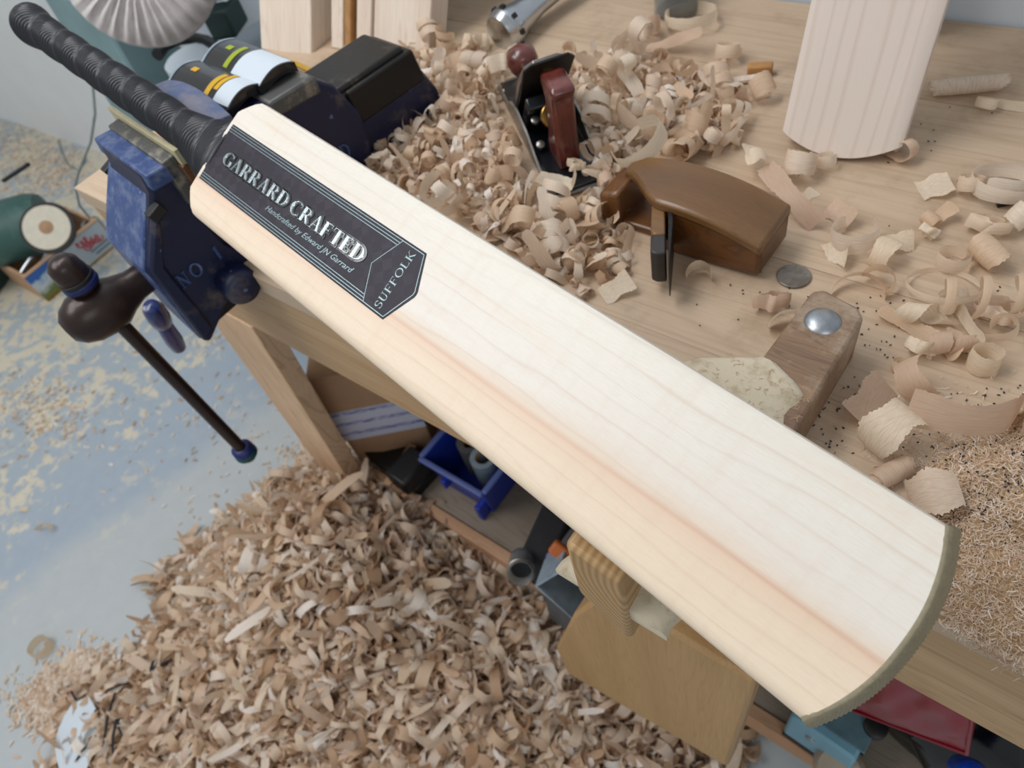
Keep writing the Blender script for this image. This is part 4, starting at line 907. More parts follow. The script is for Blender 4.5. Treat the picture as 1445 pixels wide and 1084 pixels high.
# tote: swept profile
tp = [(.034, .006), (.070, .006), (.074, .020), (.062, .040), (.052, .062), (.050, .082), (.058, .094), (.056, .103), (.044, .106), (.018, .104), (.012, .099), (.020, .090), (.026, .070), (.030, .045), (.030, .022)]
M().prism(tp, -.0115, .0115, lambda a, b, c: (a+.002, c, b)).build('rear_handle', MAT['rose'], mp_, .006, segs=4)
M().lathe([(.014, .006), (.013, .012), (.008, .018), (.009, .024), (.015, .032), (.0185, .042), (.016, .052), (.008, .057), (.001, .058)], (.205, 0, 0), (0, 0, 1), 28).build('front_knob', MAT['rose'], mp_, angle=60)
M().lathe([(.0125, -.005), (.0135, -.004), (.0135, .004), (.0125, .005)], (.080, 0, .042), (1, 0, -.5), 28).build('adjuster_wheel', MAT['brass'], mp_)
for (x, y) in ((.095, .017), (.088, -.016), (.08, .019)): M().lathe([(.0045, 0), (.0045, .004), (.002, .005)], (x, y, .012+.02*(x > .09)), (-.5, 0, 1), 14).build('frog_screw', MAT['steel'], mp_)

# ---------------------------------------------------------------- things at the back of the bench
def lean(px_l, px_r, dL, dR, tl, tr, dtl, dtr): pass
# second bat blade, unfinished, leaning on the wall
bl_, br_ = at((1103, 185), z=BZ+.018), at((1272, 208), z=BZ+.018)
tl_ = CAM+ray((1135, 0))*.60; tr_ = CAM+ray((1311, 0))*.60
u = Vector(br_-bl_); wdt = u.length; u.normalize(); up = Vector((tl_+tr_)/2-(bl_+br_)/2); up = (up-u*up.dot(u)).normalized()
cb_ = Vector((bl_+br_)/2)
ub = thing('unfinished_bat_blade', 'unfinished planed willow bat blade leaning at the back of the bench', 'bat blade', mat=frame(cb_, up, y=-u))
mb = M(); rr = []; hw_ = wdt/2
for f in np.linspace(0, 1, 14):
    ring = []
    for t in np.linspace(-1, 1, 17):
        s_ = -.0165*(1-t*t)*(1-f); wv = hw_*(1+.04*f)
        ring.append((s_+.46*f, t*wv, -.0015*t*t-(.003*(abs(t) > .95))))
    for t, z in ((1.0, -.030), (.5, -.044), (0, -.052), (-.5, -.044), (-1.0, -.030)):
        s_ = -.0165*(1-t*t)*(1-f)*.9+.003*(1-f); ring.append((s_+.46*f, t*hw_*(1+.04*f), z))
    rr.append(ring)
def rawface():
    t = Nt('raw_willow_face'); tc = t.n('ShaderNodeTexCoord'); mp = t.n('ShaderNodeMapping'); mp.inputs['Scale'].default_value = (.08, 1, .2); t.l(tc.outputs['Object'], mp.inputs[0]); v = mp.outputs[0]
    sep = t.n('ShaderNodeSeparateXYZ'); t.l(tc.outputs['Object'], sep.inputs[0]); y = t.math('ADD', t.math('ADD', sep.outputs[1], .2), t.math('MULTIPLY', t.noise(v, 20, 3), .035))
    g = t.math('FRACT', t.math('MULTIPLY', y, 72)); ln_ = t.ramp(g, [(0, (1, 1, 1)), (.12, (.1, .1, .1)), (.2, (0, 0, 0)), (.75, (0, 0, 0)), (1, (1, 1, 1))])
    f = t.noise(v, 700, 3, .7); c = t.mix(t.math('MULTIPLY', ln_, .36), hexc(216, 203, 192), hexc(186, 160, 144)); c = t.mix(t.math('MULTIPLY', f, .3), c, hexc(198, 174, 156)); t.color(c); t.b.inputs['Roughness'].default_value = .6; t.bump(f, .15, .0005); return t.m
mb.loft(rr); mb.build('blade', rawface(), ub, angle=40)
# willow clefts
MAT['amber'] = plain('amber_wood_edge', hexc(176, 128, 74), .6)
def cleft(pb, width, thick, label, tilt, ry=0, length=.62, mats=('cleft', 'cleft_side')):
    p = Vector(pb); p.z = BZ+.001
    upv = Vector((0, math.sin(tilt), math.cos(tilt))); xv = Vector((math.cos(ry), math.sin(ry), 0))
    t = thing('willow_cleft', label, 'wood blank', mat=frame(p, upv, y=-xv), group=None)
    M().prism([(0, 0), (length, 0), (length, -width), (0, -width)], -thick, 0).build('board', [MAT['amber'] if 'amber' in label else MAT['cleft']], t, .002)
    return t
c1 = at((362, 68), z=BZ); c2 = at((468, 92), z=BZ); c3 = at((505, 100), z=BZ); 
cleft((-.990, .553, 0), .098, .045, 'leftmost wide willow blank leaning behind the vice', .52, .18)
cleft((-.872, .590, 0), .022, .04, 'narrow pale willow strip next to the leftmost wide blank', .52, .18)
cleft((-.846, .592, 0), .012, .05, 'thin amber-brown edged strip between the pale strips', .50, .18)
cleft((-.830, .600, 0), .026, .04, 'slim pinkish willow strip left of the white blank', .52, .18)
cleft((-.800, .605, 0), .092, .04, 'rightmost wide white willow blank behind the vice', .52, .18)
# jar with threaded rim
p = at((962, 12), z=BZ)
jr = thing('jar', 'clear screw-neck jar with grey lid standing at the back of the bench', 'jar', (p[0]-.003, p[1]-.006, BZ))
def glassm():
    t = Nt('clear_glass'); t.b.inputs['Transmission Weight'].default_value = .85; t.b.inputs['Roughness'].default_value = .05; t.b.inputs['Base Color'].default_value = hexc(200, 206, 208); return t.m
MAT['glass'] = glassm()
M().lathe([(.026, 0), (.028, .003), (.028, .030), (.026, .036), (.0245, .036), (.0255, .030), (.0255, .005), (.001, .004)], n=36, cap=False).build('glass', MAT['glass'], jr, angle=60)
M().lathe([(.0285, .030), (.030, .031), (.029, .033), (.0305, .035), (.029, .037), (.0305, .039), (.029, .043), (.026, .046), (.001, .047)], n=36).build('lid', MAT['chrome'], jr, angle=30)
# chrome tapered tool
p = at((712, 42), z=BZ+.02); q = at((800, -30), z=BZ+.03); v = Vector(q-p)
ct = thing('chrome_tool_handle', 'polished silver tapered tool handle with dark slots lying at the back', 'tool', mat=frame(p, v, z=(0, 0, 1)))
M().lathe([(.004, -.012), (.022, -.010), (.026, 0), (.0265, .006), (.022, .020), (.015, .06), (.014, .14)], (0, 0, 0), (1, 0, 0), 28).build('tube', MAT['chrome'], ct, angle=60)
for i in range(8):
    a = i/8*2*math.pi; M().box((.0065, math.cos(a)*.0245, math.sin(a)*.0245), (.006, .008, .006), Matrix.Rotation(a, 3, 'X')).build('slot', MAT['black'], ct)
# tin behind the blade
p = at((1322, 30), z=BZ)
tn = thing('paint_tin', 'white tin with red and green print mostly hidden behind the unfinished blade', 'tin', (p[0]-.022, p[1]-.02, BZ))
def tinm():
    t = Nt('printed_tin'); v = t.coord((1, 1, 1)); n = t.noise(v, 70, 3); c = t.ramp(n, [(.40, hexc(226, 224, 220)), (.60, hexc(226, 224, 220)), (.62, hexc(130, 40, 40)), (.66, hexc(96, 130, 84)), (.70, hexc(226, 224, 220))]); t.color(c); t.b.inputs['Roughness'].default_value = .35; return t.m
M().lathe([(.030, 0), (.031, .002), (.031, .004), (.030, .005), (.030, .09), (.031, .092), (.029, .095), (.001, .095)], n=36).build('can', tinm(), tn)
M().lathe([(.0305, .022), (.0312, .024), (.0312, .030), (.0305, .032)], n=36, cap=False).build('silver_band', MAT['chrome'], tn)
# dark item at right edge
p = at((1425, 285), z=BZ)
o = M().prism([(-.012, -.006), (.014, -.002), (.012, .006), (-.010, .004)], 0, .010).build('black_clip', MAT['black'], None, .001); o.location = (p[0], p[1], BZ); o.rotation_euler.z = .6; tag(o, 'small black plastic clip inside the triple-banded shaving', 'clip')
p = at((1072, 105), z=BZ)
o = M().box((0, 0, .006), (.026, .012, .012)).build('wood_offcut', MAT['amber'], None, .002); o.location = (p[0], p[1], BZ); o.rotation_euler.z = .35; tag(o, 'little orange-brown wood offcut behind the open bell-shaped shaving', 'offcut')
o = M().box((0, 0, 0), (.010, .08, .004)).build('wood_splinter', MAT['cleft'], None, .001)
p = at((1020, 120), z=BZ); o.location = (p[0], p[1], BZ+.003); o.rotation_euler.z = -1.0; tag(o, 'flat wooden stick pointing at the orange-brown offcut', 'stick')
# yellow pencil near the clefts
p, q = Vector(at((440, 100), z=BZ+.004)), Vector(at((480, 118), z=BZ+.004)); v = (q-p).normalized()
pc = M().lathe([(.0036, -.05), (.0036, .06), (.0005, .075)], (0, 0, 0), v, 6).build('pencil', plain('yellow_pencil', hexc(190, 150, 40), .4), None, smooth=False); pc.location = p; tag(pc, 'yellow pencil lying between the vice and the willow blanks', 'pencil')

# packs with curved fronts standing on the vice
def pack(nl, nr, fl_, zc, label, textcol, split, hgt=.010):
    """near-left, near-right, far-left corners; x bends from near to far, y runs straight from left to right"""
    a_, b_, c_ = Vector(at(nl, z=zc)), Vector(at(fl_, z=zc)), Vector(at(nr, z=zc))
    x = b_-a_; y = c_-a_; up_ = Vector((0, 0, 1)); t = thing('abrasive_pack', label, 'pack', (a_.x, a_.y, a_.z))
    bend = lambda f: hgt*math.sin(math.pi*(.04+.80*f))
    def strip(name, f0, f1, g0, g1, h0, h1, mat, n=14):
        mb = M(); rr = []
        for f in np.linspace(f0, f1, n):
            p0 = x*f+y*g0; p1 = x*f+y*g1; rr.append([p0+up_*(bend(f)+h0), p0+up_*(bend(f)+h1), p1+up_*(bend(f)+h1), p1+up_*(bend(f)+h0)])
        mb.loft(rr); return mb.build(name, mat, t)
    strip('sleeve', 0, 1, 0, 1, -.010, 0, MAT['gel'])
    strip('white_window', .06, .96, split, .985, -.001, .0006, MAT['white'])
    strip('rim', 0, 1, -.03, 0, -.010, .0006, MAT['greyblue'])
    yc = plain('pack_print', textcol, .5, 0, .1, 50, 0); g = split-.17
    strip('printed_dot', .52, .66, .16, .25, 0, .0005, yc, 4)
    strip('printed_band', .12, .80, g, g+.07, 0, .0005, yc)
    return strip, yc
pack((286, 92), (366, 128), (336, 61), .982, 'farther glossy black curved pack with green-yellow print on the vice', hexc(150, 164, 30), .50)
st_, yc_ = pack((238, 122), (322, 158), (286, 92), .980, 'nearer glossy black curved pack with orange-yellow print on the vice', hexc(206, 160, 20), .74)
st_('printed_swoosh', .3, .92, .66, .72, 0, .0005, yc_)
# ---------------------------------------------------------------- machines to the left of the bench
# polishing machine: pedestal, head, cotton mop
ms = thing('polishing_machine', 'pale teal pedestal polishing machine with big pleated cotton mop', 'polishing machine', (-1.6, .7, 0))
mo = Vector((-1.6, .7, 0))
a_, b_ = at((38, 0), x=-1.75), at((100, 0), x=-1.75); c_, d_ = at((118, 150), x=-1.75), at((215, 215), x=-1.75)
mb = M(); bx = [(-.10, -.20), (.14, -.20), (.14, -.02), (-.10, -.02)]; tx = [(-.10, -.14), (.10, -.14), (.10, -.03), (-.10, -.03)]
mb.prism(tx, .86, 1.2, None, tx); mb.prism(tx, 0, .86, None, bx); mb.build('pedestal', MAT['teal'], ms, .008)
wc = at((192, -52), x=-1.28)
wax = (Vector(CAM)-Vector(wc)); wax.z *= .9; wax = Vector((.78, -.55, .42)).normalized()
mopf = frame(wc, wax, z=(0, 0, 1))
mb = M(); rr = []; NTt = 120
for (r, h, amp) in ((.0, .020, 0), (.028, .022, 0), (.035, .020, .002), (.06, .026, .005), (.09, .022, .005), (.118, .012, .0035), (.122, .0, .002), (.118, -.012, .003), (.06, -.02, .003), (.0, -.02, 0)):
    rr.append([(h+amp*math.sin(34*2*math.pi*i/NTt), (r+amp*.4)*math.cos(2*math.pi*i/NTt), (r+amp*.4)*math.sin(2*math.pi*i/NTt)) for i in range(NTt)])
mb.loft(rr, cap=False); o = mb.build('cotton_mop', MAT['buff'], ms, angle=80); o.matrix_world = mopf; o.matrix_parent_inverse = Matrix.Translation(-mo)
o.matrix_parent_inverse = Matrix(); o.matrix_basis = Matrix.Translation(-mo) @ mopf
mb = M().lathe([(.030, .018), (.030, .024), (.020, .028), (.010, .045), (.001, .045)], (0, 0, 0), (1, 0, 0), 28); o2 = mb.build('flange_nut', MAT['felt'], ms); o2.matrix_basis = Matrix.Translation(-mo) @ mopf
mb = M().lathe([(.024, -.02), (.024, -.16)], (0, 0, 0), (1, 0, 0), 24); o2 = mb.build('spindle', MAT['dgreen'], ms); o2.matrix_basis = Matrix.Translation(-mo) @ mopf
# grey sheet-metal table behind the vice with dark green foot
gp = at((200, 95), z=.70)
tb = thing('grinder_table', 'grey sheet-metal stand with white hose drum behind the vice', 'stand', (-1.35, .70, 0))
to = Vector((-1.35, .70, 0))
M().prism([(-.085, -.16), (.22, -.19), (.24, .13), (-.085, .13)], .68, .70).build('table_top', MAT['greyplate'], tb, .004)
M().box((.07, 0, .34), (.28, .22, .68)).build('cabinet', MAT['dgreen'], tb, .006)
p = Vector(at((275, 88), z=.73)); 
M().lathe([(.050, 0), (.055, .002), (.055, .040), (.050, .044), (.001, .046)], Vector((p.x, p.y, .70))-to, (0, 0, 1), 36).build('white_drum', MAT['white'], tb, angle=40)
pts_ = [at(q, z=.745) for q in [(222, 78), (232, 64), (248, 56), (270, 53), (292, 58), (312, 70), (330, 86)]]
M().tube([Vector(q)-to for q in pts_], .011, 14).build('black_hose', MAT['black'], tb)
mb = M(); p = Vector(at((318, 25), z=.78))-to
M().box(p, (.05, .07, .05), Matrix.Rotation(.5, 3, 'Z')).build('motor_foot', MAT['dgreen'], tb, .006)
M().box(p+Vector((-.01, .02, .045)), (.06, .07, .03), Matrix.Rotation(.5, 3, 'Z')).build('glass_guard', MAT['glass'], tb, .006)
# floor grinder with felt wheel
gw = at((68, 322), x=-2.24)
fg = thing('bench_grinder', 'green grinder with white felt wheel standing in the painted crate', 'grinder', (-2.45, .36, 0))
fo = Vector((-2.45, .36, 0)); wv_ = Vector(gw)-fo; wn = Vector((.62, -.30, .72)).normalized(); gf = frame(Vector(gw), wn, z=(0, 0, 1))
def mp2(o): o.matrix_basis = Matrix.Translation(-fo) @ gf; return o
mp2(M().lathe([(.068, -.012), (.074, -.008), (.076, 0), (.074, .006), (.066, .009)], (0, 0, 0), (1, 0, 0), 36).build('wheel_rim', MAT['felt'], fg))
mp2(M().lathe([(.066, .004), (.064, .011), (.030, .013), (.001, .013)], (0, 0, 0), (1, 0, 0), 36).build('felt_face', plain('cream_felt', hexc(214, 208, 190), .95, 0, .1, 60), fg, angle=60))
mp2(M().lathe([(.020, .012), (.019, .015), (.014, .015), (.013, .017), (.008, .017), (.007, .019), (.001, .019)], (0, 0, 0), (1, 0, 0), 28).build('wheel_washer', MAT['card'], fg))
M().lathe([(.02, -.02), (.085, 0), (.095, .03), (.095, .26), (.08, .29), (.001, .29)], Vector((-2.42, .40, .16))-fo, (-.55, -.83, .1), 32).build('motor_housing', MAT['green'], fg, angle=40)
mp2(M().lathe([(.020, -.08), (.022, -.01)], (0, 0, 0), (1, 0, 0), 20).build('spindle', MAT['dgreen'], fg))
M().box((-.22, -.24, .05), (.24, .24, .10), Matrix.Rotation(.5, 3, 'Z')).build('base', MAT['dgreen'], fg, .02)
a_ = Vector(at((5, 255), x=-2.45))-fo; b_ = Vector(at((40, 232), x=-2.3))-fo
M().tube([a_, b_], .006, 10).build('lever', MAT['black'], fg)
# painted crate
ca, cb2 = Vector(at((69, 426), z=0)), Vector(at((166, 345), z=0)); cx_ = (cb2-ca); cl = cx_.length
cr = thing('painted_crate', 'small open wooden crate with painted mountain picture and red lettering', 'crate', mat=frame(ca, cx_, z=(0, 0, 1)))
CWd, CHt = .20, .105; tk = .010
def cratem():
    t = Nt('crate_picture'); tc = t.n('ShaderNodeTexCoord'); sep = t.n('ShaderNodeSeparateXYZ'); t.l(tc.outputs['Object'], sep.inputs[0]); v = t.coord((1, 1, 1)); n = t.noise(v, 22, 4); n2 = t.noise(v, 50, 3)
    h = t.math('ADD', t.math('MULTIPLY', sep.outputs[2], 9.5), t.math('MULTIPLY', t.math('SUBTRACT', n, .5), .9))
    pic = t.ramp(h, [(0, hexc(120, 110, 50)), (.25, hexc(104, 116, 60)), (.38, hexc(168, 176, 172)), (.52, hexc(196, 204, 206)), (.66, hexc(150, 176, 206)), (.72, hexc(44, 96, 170)), (1, hexc(50, 100, 176))])
    sky = t.mix(n2, hexc(170, 184, 194), hexc(184, 196, 202)); k_ = t.ramp(t.math('ADD', t.math('MULTIPLY', sep.outputs[0], 6), t.math('MULTIPLY', sep.outputs[2], 2.5)), [(.98, (0, 0, 0)), (1.0, (1, 1, 1))])
    k2 = t.ramp(t.math('SUBTRACT', t.math('ADD', t.math('MULTIPLY', sep.outputs[0], 6), t.math('MULTIPLY', n, .5)), .3), [(.7, (0, 0, 0)), (.8, (1, 1, 1))])
    t.color(t.mix(k2, pic, sky)); t.b.inputs['Roughness'].default_value = .5; return t.m
M().box((cl/2, tk/2, CHt/2), (cl, tk, CHt)).build('front_board', cratem(), cr)
for (c_, d_) in (((cl/2, CWd-tk/2, CHt/2), (cl, tk, CHt)), ((tk/2, CWd/2, CHt/2), (tk, CWd-2*tk, CHt)), ((cl-tk/2, CWd/2, CHt/2), (tk, CWd-2*tk, CHt))): M().box(c_, d_).build('side_board', MAT['cleft_side'], cr, .001)
M().box((cl/2, CWd/2, tk/2), (cl-2*tk, CWd-2*tk, tk)).build('bottom_board', MAT['cleft_side'], cr)
M().box((cl/2, tk/2, CHt+.002), (cl+.004, tk+.004, .004)).build('edge_trim', MAT['cleft_side'], cr)
M().box((cl/2, -.001, .002), (cl, .003, .008)).build('edge_trim', MAT['brass'], cr)
MAT['redprint'] = plain('red_print', hexc(196, 60, 74), .6, 0, .1, 50, 0); MAT['greyprint'] = plain('grey_print', hexc(110, 124, 138), .6, 0, .1, 50, 0)
def flourish(x0_, z0_, w_, h_, loops, rad, mat, name):
    """handwriting-like looping stroke, too small in the photo to read"""
    pts_ = [(x0_+w_*f+h_*.35*math.cos(f*loops*6.283), -.0006, z0_+h_*.5*math.sin(f*loops*6.283)*(1+.4*math.sin(f*9))) for f in np.linspace(0, 1, loops*10)]
    return M().tube(pts_, rad, 5).build(name, mat, cr)
flourish(.178, .078, .045, .018, 3, .0022, MAT['redprint'], 'red_script'); flourish(.192, .058, .062, .020, 5, .0022, MAT['redprint'], 'red_script')
for (x_, z_, w_) in ((.20, .036, .075), (.208, .022, .07)): M().box((x_+w_/2, -.0004, z_), (w_, .0008, .006)).build('grey_print_line', MAT['greyprint'], cr)
# bottles in crate
for i, (px, lab, L) in enumerate((((125, 312), 'round grey steel ring standing in the crate corner', .02),)):
    p = Vector(at(px, z=.10)); o = thing('steel_ring', lab, 'ring', (p.x, p.y, .04)); M().lathe([(.018, 0), (.030, 0), (.030, .055), (.018, .055), (.018, 0)], n=32, cap=False).build('ring', MAT['steel'], o); M().lathe([(.017, .03), (.0175, .035)], n=24).build('dark_bore', MAT['black'], o)
for i, (pa, pb2, lab) in enumerate((((55, 345), (30, 385), 'left shiny steel tube lying in the painted crate'), ((72, 352), (58, 372), 'right short steel tube lying in the painted crate'))):
    p, q = Vector(at(pa, z=.115)), Vector(at(pb2, z=.085)); o = M().lathe([(.009, 0), (.011, .004), (.011, (q-p).length*.5), (.007, (q-p).length*.6), (.008, (q-p).length)], (0, 0, 0), q-p, 20).build('steel_tube', MAT['chrome'], None); o.location = p; tag(o, lab, 'tube')
# cable looping down by the bench corner
pts_ = [at(p, x=xx) for p, xx in [((130, 110), -1.6), ((134, 160), -1.6), ((128, 200), -1.62), ((112, 240), -1.68), ((106, 262), -1.75), ((112, 290), -1.8), ((130, 312), -1.85)]]
cbp = []
for i in range(len(pts_)-1):
    for f in np.linspace(0, 1, 6)[:-1]: cbp.append(Vector(pts_[i])*(1-f)+Vector(pts_[i+1])*f)
o = M().tube(cbp, .0028, 8).build('power_cable', plain('grey_cable', hexc(136, 144, 142), .5)); tag(o, 'thin grey power cable hanging beside the bench corner', 'cable')
pts_ = [at(p, z=.004) for p in [(82, 196), (86, 212), (96, 232), (110, 240), (122, 225)]]
o = M().tube(pts_, .0028, 8).build('power_cable', plain('grey_cable_b', hexc(136, 144, 142), .5)); tag(o, 'loose grey cable loop lying on the dusty floor by the wall', 'cable')

# ---------------------------------------------------------------- under the bench
ST = .216   # shelf top
def fr(px, y): return Vector(at(px, y=y))
a_ = fr((447, 590), .285)
cbx = thing('cardboard_box', 'brown cardboard box with white printed tape on the shelf under the bench', 'box', mat=frame((-.822, .262, ST), (math.cos(.72), math.sin(.72), 0), z=(0, 0, 1)))
M().box((.075, .06, .13), (.15, .12, .26)).build('carton', MAT['card'], cbx, .003)
def tapem():
    t = Nt('printed_tape'); v = t.coord((1, 1, 1)); sep = t.n('ShaderNodeSeparateXYZ'); t.l(v, sep.inputs[0]); n = t.noise(t.coord((60, 60, 700)), 1, 2); s = t.math('FRACT', t.math('MULTIPLY', sep.outputs[2], 34))
    k_ = t.math('MULTIPLY', t.ramp(s, [(.3, (0, 0, 0)), (.36, (1, 1, 1)), (.6, (1, 1, 1)), (.66, (0, 0, 0))]), t.ramp(n, [(.42, (0, 0, 0)), (.55, (1, 1, 1))])); t.color(t.mix(k_, hexc(206, 210, 228), hexc(90, 96, 170))); t.b.inputs['Roughness'].default_value = .3; return t.m
M().box((.075, -.0006, .125), (.152, .0012, .085)).build('printed_tape', tapem(), cbx)
# black metal tool
bt = thing('black_hand_tool', 'black angular hand tool on the shelf between carton and blue bin', 'tool', mat=frame((-.815, .274, ST), (.97, -.06, 0), z=(0, 0, 1)))
M().prism([(0, 0), (.14, 0), (.14, .025), (.10, .034), (.03, .028), (0, .04)], 0, .055, lambda a, b, c: (a, c, b)).build('body', MAT['steel_old'], bt, .003)
M().box((.115, .02, .045), (.05, .07, .04)).build('grip_end', MAT['black'], bt, .006)
M().box((.085, .02, .036), (.016, .09, .006), Matrix.Rotation(.2, 3, 'Z')).build('pale_strap', MAT['card'], bt, .001)
# blue bin
bn = thing('blue_plastic_bin', 'blue stacking bin holding grey rolls on the shelf under the bat', 'bin', mat=frame((-.648, .312, ST), (1, 0, 0), z=(0, 0, 1)))
BL, BWd, BH = .110, .18, .100
mb = M()
def shell(ox, oy, w_, d_, h_, t_, fl=.012):
    o_ = [(-fl, -fl, h_), (w_+fl, -fl, h_), (w_+fl, d_, h_), (-fl, d_, h_)]; b_ = [(0, 0, 0), (w_, 0, 0), (w_, d_, 0), (0, d_, 0)]
    i_ = [(-fl+t_, -fl+t_, h_), (w_+fl-t_, -fl+t_, h_), (w_+fl-t_, d_-t_, h_), (-fl+t_, d_-t_, h_)]; ib = [(t_, t_, t_), (w_-t_, t_, t_), (w_-t_, d_-t_, t_), (t_, d_-t_, t_)]
    mb.loft([b_, o_, i_, ib])
shell(0, 0, BL, BWd, BH, .004); mb.build('tub', MAT['bin'], bn, .002)
mb = M()
for (c_, d_) in (((BL/2, -.014, BH), (BL+.03, .010, .008)), ((-.014, BWd/2-.006, BH), (.010, BWd+.01, .008)), ((BL+.014, BWd/2-.006, BH), (.010, BWd+.01, .008))): mb.box(c_, d_)
mb.build('rim', plain('blue_bin_rim', hexc(92, 108, 168), .4, 0, .1, 20), bn, .003)
M().box((BL*.30, -.014, BH*.62), (.010, .016, .022)).build('lug', MAT['bin'], bn, .002); M().box((BL*.9, -.012, BH*.2), (.012, .020, .040)).build('lug', MAT['bin'], bn, .002)
for i, (x, y, r, h, lab, ml) in enumerate(((.032, .062, .024, .080, 'dark grey roll on the left inside the blue bin', 'greycloth'), (.078, .045, .023, .090, 'light grey roll on the right inside the blue bin', 'greyblue'))):
    p = bn.matrix_world @ Vector((x, y, .005)); o = thing('tape_roll', lab, 'roll', p)
    M().lathe([(.014, 0), (r, 0), (r, h), (.014, h), (.014, 0)], n=32, cap=False).build('roll', MAT[ml], o, angle=40)
    M().lathe([(.0138, h-.012), (.0139, h-.002), (.0125, h-.002), (.0125, h-.012)], n=24, cap=False).build('core', MAT['card'], o)
# folded grey cloth hanging over shelf front
mb = M(); rr = []
for i in range(9):
    x = -.352+.014*i+.002*math.sin(i*2.1); rr.append([(x, .36, ST+.13), (x, .27+.003*math.sin(i), ST+.14), (x, .236, ST+.11), (x-.01, .232+.004*math.sin(i*1.8), ST-.02), (x-.02, .232, ST-.07), (x-.02, .226, ST-.07), (x-.01, .224+.004*math.sin(i*1.8), ST-.02), (x, .224, ST+.115), (x, .262, ST+.150), (x, .36, ST+.14)])
mb.loft(rr); o = mb.build('folded_cloth', MAT['greycloth'], None); tag(o, 'dark grey folded cloth draped over the shelf front beside the blue bin', 'cloth')
o = M().box((-.395, .30, ST+.055), (.05, .11, .11), Matrix.Rotation(.2, 3, 'Z')).build('dark_case', MAT['dark'], None, .006); tag(o, 'dark box-shaped case behind the grey cloth on the shelf', 'case')
# clear jar lying in front of shelf
p = fr((735, 808), .215)
jl_ = thing('glass_jar', 'clear glass jar lying in the shavings below the shelf edge', 'jar', mat=frame(p, (.5, -.5, .7), z=(0, 1, .3)))
M().lathe([(.018, -.05), (.019, 0), (.0175, .004), (.016, .003), (.016, -.046)], (0, 0, 0), (1, 0, 0), 30, cap=False).build('glass', MAT['glass'], jl_, angle=60)
M().lathe([(.0192, -.006), (.0205, -.005), (.0205, -.001), (.0192, 0)], (0, 0, 0), (1, 0, 0), 30, cap=False).build('bead_ring', MAT['steel'], jl_)
M().lathe([(.015, -.035), (.015, -.018)], (0, 0, 0), (1, 0, 0), 24).build('contents', MAT['dark'], jl_)
# grey-blue folded tray, orange piece
p = fr((790, 815), .235); mb = M()
tr = M().prism([(0, 0), (.085, 0), (.085, .003), (.003, .003), (.003, .045), (0, .045)], 0, .05, lambda a, b, c: (a, b, c)); o = tr.build('plastic_tray', MAT['greyblue'], None, .001); o.matrix_world = frame(Vector(at((768, 790), y=.24)), (.75, 0, -.66), z=(.3, -.8, .4)); tag(o, 'grey-blue bent plastic tray leaning out under the bench', 'tray')
o = M().box((0, 0, 0), (.05, .02, .016)).build('orange_tool_handle', MAT['orange'], None, .004); o.matrix_world = frame(Vector(at((800, 785), y=.255)), (.9, 0, -.4), z=(0, -.5, .8)); tag(o, 'orange-brown wooden handle tip behind the plastic tray', 'handle')
o = M().lathe([(.002, 0), (.010, .004), (.014, .016), (.012, .03), (.002, .034)], (0, 0, 0), (.8, 0, -.5), 20).build('lilac_ball', plain('lilac_plastic', hexc(150, 156, 190), .4), None); o.location = at((772, 782), y=.262); tag(o, 'small lilac plastic knob above the bent tray', 'knob')
# light blue machine box, right
lb = thing('light_blue_switch_box', 'light blue metal box with one screw under the bench below the toe', 'box', mat=frame(Vector((.000, .252, ST)), (math.cos(-.05), math.sin(-.05), 0), z=(0, 0, 1)))
q_ = [at(p, y=.262) for p in [(1110, 1038), (1119, 1011), (1151, 1017), (1210, 1056), (1198, 1082)]]
M().prism([(0, .018), (.0, .105), (.012, .110), (.080, .105), (.085, .018)], 0, .10, lambda a, b, c: (a, c, b)).build('housing', MAT['ltblue'], lb, .004)
M().prism([(.004, .106), (.084, .106), (.084, .110), (.004, .112)], .012, .09, lambda a, b, c: (a, c, b)).build('top_plate', plain('grey_teal_plate', hexc(92, 124, 134), .5), lb, .001)
M().box((.045, .05, .009), (.09, .10, .018)).build('base_plate', MAT['black'], lb, .002)
M().lathe([(.006, 0), (.006, .002), (.003, .003)], (.030, 0, .075), (0, -1, 0), 20).build('screw', MAT['chrome'], lb)
M().lathe([(.013, 0), (.013, .012), (.009, .014)], (.082, .045, .105), (0, 0, 1), 24).build('black_knob', MAT['black'], lb)
# red vinyl bag
q_ = [Vector(at(p, y=.262)) for p in [(1238, 950), (1205, 990), (1200, 1004), (1290, 1030), (1364, 1064), (1352, 1022), (1300, 985)]]
mb = M(); cx0 = sum((v.x for v in q_))/7; cz0 = sum((v.z for v in q_))/7
nn = 24; rr = []
P4 = [Vector(at((1200, 1000), y=.262)), Vector(at((1365, 1063), y=.262)), Vector(at((1350, 1010), y=.262)), Vector(at((1240, 950), y=.262))]
P4[3] = P4[3]+Vector((0, 0, .03)); P4[2] = P4[2]+Vector((.0, 0, .05))
for i in range(nn+1):
    f = i/nn; ring = []
    for j in range(9):
        g = j/8; b_ = P4[0].lerp(P4[1], f); t_ = P4[3].lerp(P4[2], f); p = b_.lerp(t_, g); wr = (.003*math.sin(f*9+g*6)+.002*math.sin(f*17-g*9))*math.sin(math.pi*g); th = .006*math.sin(math.pi*g)**.6*math.sin(math.pi*min(1, max(0, f)))**.5
        ring.append((p.x, p.y-th+wr, p.z))
    for j in range(8, -1, -1):
        g = j/8; b_ = P4[0].lerp(P4[1], f); t_ = P4[3].lerp(P4[2], f); p = b_.lerp(t_, g); ring.append((p.x, p.y+.012+.010*math.sin(math.pi*g), p.z))
    rr.append(ring)
rb = thing('red_vinyl_bag', 'shiny dark red vinyl bag stuffed under the bench apron', 'bag', (.08, .27, .5)); ro = Vector((.08, .27, .5))
